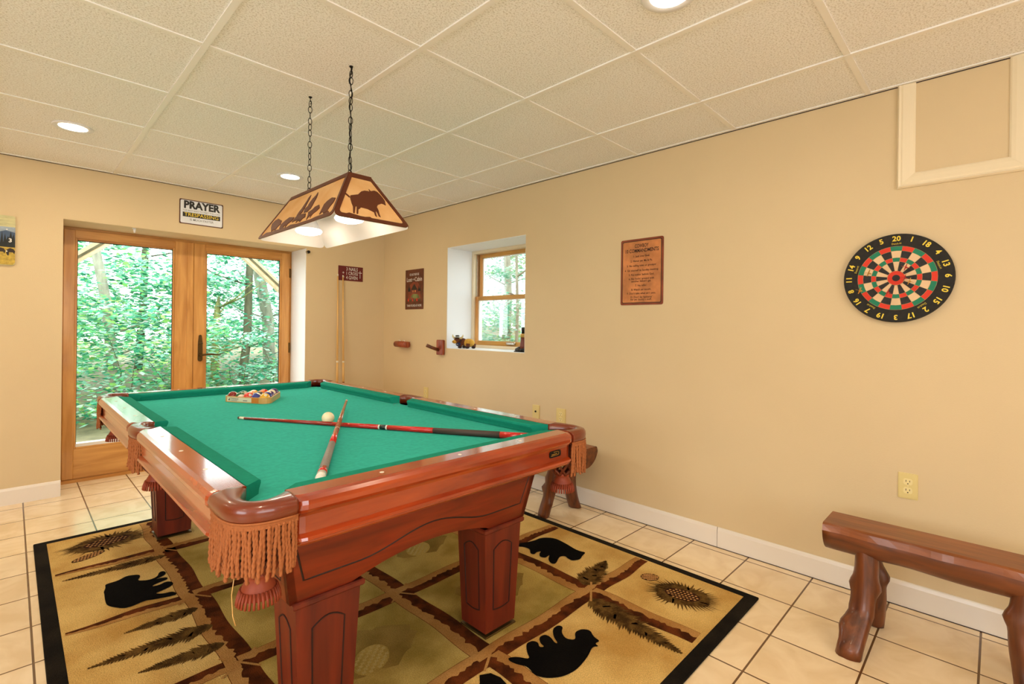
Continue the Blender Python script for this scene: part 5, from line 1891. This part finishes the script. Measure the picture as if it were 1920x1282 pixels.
def leaves(mb, rg, n, cfun, size, mats):
    """single folded leaf blades, each with its own tilt"""
    for _ in range(n):
        c = cfun()
        s_ = size * rg.uniform(.6, 1.25)
        yaw = rg.uniform(0, 2 * PI)
        tilt = rg.gauss(0, .28)
        tl2 = rg.gauss(0, .30)
        d = Vector((math.cos(yaw) * math.cos(tilt), math.sin(yaw) * math.cos(tilt), math.sin(tilt)))
        sd = Vector((-math.sin(yaw), math.cos(yaw), math.sin(tl2))).normalized()
        p = Vector(c)
        mb.add([p, p + d * s_ * .45 + sd * s_ * .36, p + d * s_, p + d * s_ * .45 - sd * s_ * .36], [(0, 1, 2), (0, 2, 3)], rg.choice(mats))
def tree(label, pts, rads, bark, n, lo, hi, size, mats, seed, name='tree', blobs=24, group='trees outside the glazed door'):
    rg = random.Random(seed)
    t = thing(name, label, 'tree', tuple(pts[0]), group=group)
    b = MB()
    b.tube(pts, rads, bark, 12)
    for k in range(7):
        q = Vector(pts[1]).lerp(Vector(pts[-1]), rg.uniform(0, .9))
        a = rg.uniform(0, 2 * PI)
        L = rg.uniform(.6, 1.4)
        b.tube([q, q + Vector((math.cos(a) * L * .5, math.sin(a) * L * .3, L * .15)), q + Vector((math.cos(a) * L, math.sin(a) * L * .6, L * .4))], [.02, .012, .005], bark, 6)
    build('trunk', b, t)
    b = MB()
    cs = []
    for _ in range(blobs):
        cs.append((rg.uniform(lo[0], hi[0]), rg.uniform(lo[1], hi[1]), rg.uniform(lo[2], hi[2]), rg.uniform(.25, .6)))
    def cf():
        c = rg.choice(cs)
        return (c[0] + rg.gauss(0, c[3]), c[1] + rg.gauss(0, c[3] * .7), c[2] + rg.gauss(0, c[3] * .25))
    leaves(b, rg, int(n * 1.7), cf, size * .74, mats)
    o = build('foliage', b, t)
    o['kind'] = 'stuff'
    return t
LA = ['leaf_a', 'leaf_b', 'leaf_c', 'leaf_d', 'leaf_f', 'leaf_e']
LB = ['leaf_b', 'leaf_d', 'leaf_a', 'leaf_e', 'leaf_f']
tree('slender pale trunk leaning left behind the left glass', [(-1.60, 5, -.1), (-1.72, 5, .6), (-1.81, 5, 1.59), (-1.97, 5, 2.54), (-2.1, 5, 4.2)], [.085, .075, .065, .058, .04], 'bark_grey', 2600, (-3.6, 4.2, .6), (-.6, 6.4, 2.7), .15, LA, 1)
tree('dark trunk crossing the middle of the right glass', [(.12, 5, -.1), (.14, 5, .5), (.19, 5, .92), (.22, 5, 2.3), (.3, 5, 4.2)], [.085, .075, .07, .06, .04], 'bark_dark', 2200, (-1.2, 4.6, .5), (2.2, 6.8, 2.7), .15, LB, 2)
tree('large grey trunk at the right side of the right glass', [(1.12, 6.5, -.1), (1.10, 6.5, .5), (1.07, 6.5, 1.32), (.80, 6.5, 2.67), (.5, 6.5, 4.6)], [.14, .125, .12, .11, .08], 'bark_grey', 2400, (-.2, 6.2, .6), (3.6, 8.2, 3.2), .16, LB, 3)
tree('short mossy broken trunk low in the right glass', [(-.27, 5.2, -.1), (-.27, 5.2, .5), (-.26, 5.2, 1.0), (-.24, 5.2, 1.52), (-.22, 5.2, 1.72)], [.075, .07, .062, .05, .01], 'bark_moss', 500, (-.8, 5.3, -.0), (.4, 6.2, 1.0), .12, LA, 4, blobs=6)
tree('tree standing farthest left behind the left glass', [(-4.2, 7.5, -.1), (-4.2, 7.5, 2), (-4.0, 7.5, 4.5)], [.12, .10, .07], 'bark_grey', 3000, (-6.5, 6.5, .3), (-1.0, 9.0, 3.4), .18, LA, 5)
tree('thin background tree seen through the middle of the door', [(-.9, 8.5, -.1), (-.8, 8.5, 2), (-.75, 8.5, 4.8)], [.08, .07, .05], 'bark_dark', 3400, (-2.6, 7.8, .2), (2.6, 10.5, 3.6), .19, LB, 6)
tree('far background tree beyond the right glass', [(3.4, 9, -.1), (3.5, 9, 2), (3.6, 9, 5)], [.12, .10, .07], 'bark_grey', 2600, (1.5, 7.5, .2), (7.5, 11, 3.8), .2, LB, 7)
def shrub(label, n, lo, hi, size, mats, seed, blobs=16, group='shrubs outside the glazed door'):
    rg = random.Random(seed)
    c = ((lo[0] + hi[0]) / 2, (lo[1] + hi[1]) / 2, 0)
    t = thing('shrub', label, 'shrub', c, group=group)
    b = MB()
    for k in range(5):
        x_, y_ = rg.uniform(lo[0], hi[0]), rg.uniform(lo[1], hi[1])
        h = rg.uniform(.5, 1) * hi[2]
        b.tube([(x_, y_, -.08), (x_ + rg.uniform(-.1, .1), y_, h * .5), (x_ + rg.uniform(-.3, .3), y_, h)], [.008, .006, .003], 'bark_dark', 5)
    build('stems', b, t)
    b = MB()
    cs = [(rg.uniform(lo[0], hi[0]), rg.uniform(lo[1], hi[1]), rg.uniform(lo[2], hi[2]), rg.uniform(.12, .3)) for _ in range(blobs)]
    def cf():
        c = rg.choice(cs)
        return (c[0] + rg.gauss(0, c[3]), max(1.9, c[1] + rg.gauss(0, c[3])), max(0, c[2] + rg.gauss(0, c[3] * .35)))
    leaves(b, rg, int(n * 1.7), cf, size * .74, mats)
    o = build('foliage', b, t)
    o['kind'] = 'stuff'
shrub('leafy green shrub low behind the left glass', 1700, (-2.9, 2.6, .0), (-1.5, 3.8, 1.5), .11, LA, 21, 30)
shrub('leafy shrub behind the middle of the door', 1500, (-1.5, 2.9, .0), (-.4, 4.2, 1.2), .11, LA, 22, 26)
shrub('bluish green shrub low behind the right glass', 1500, (-.5, 3.0, .0), (1.2, 4.4, 1.2), .11, LB, 23, 26)
# beyond the window in the right wall
tree('pale feathery tree outside the small window, the nearer one', [(2.6, .55, -.1), (2.7, .6, 1.5), (2.8, .8, 4)], [.03, .025, .015], 'bark_grey', 7000, (1.7, -.2, .1), (4.2, 3.6, 3.2), .10, ['leaf_d', 'leaf_b', 'leaf_e'], 31, group='trees outside the small window')
tree('pale feathery tree outside the small window, the farther one', [(6, 4.2, .1), (6.1, 4.2, 2), (6.0, 4.3, 5)], [.12, .10, .07], 'bark_grey', 7000, (4.6, 1.8, .2), (8.5, 7.5, 4.8), .17, ['leaf_d', 'leaf_b', 'leaf_e', 'leaf_c'], 32, group='trees outside the small window')
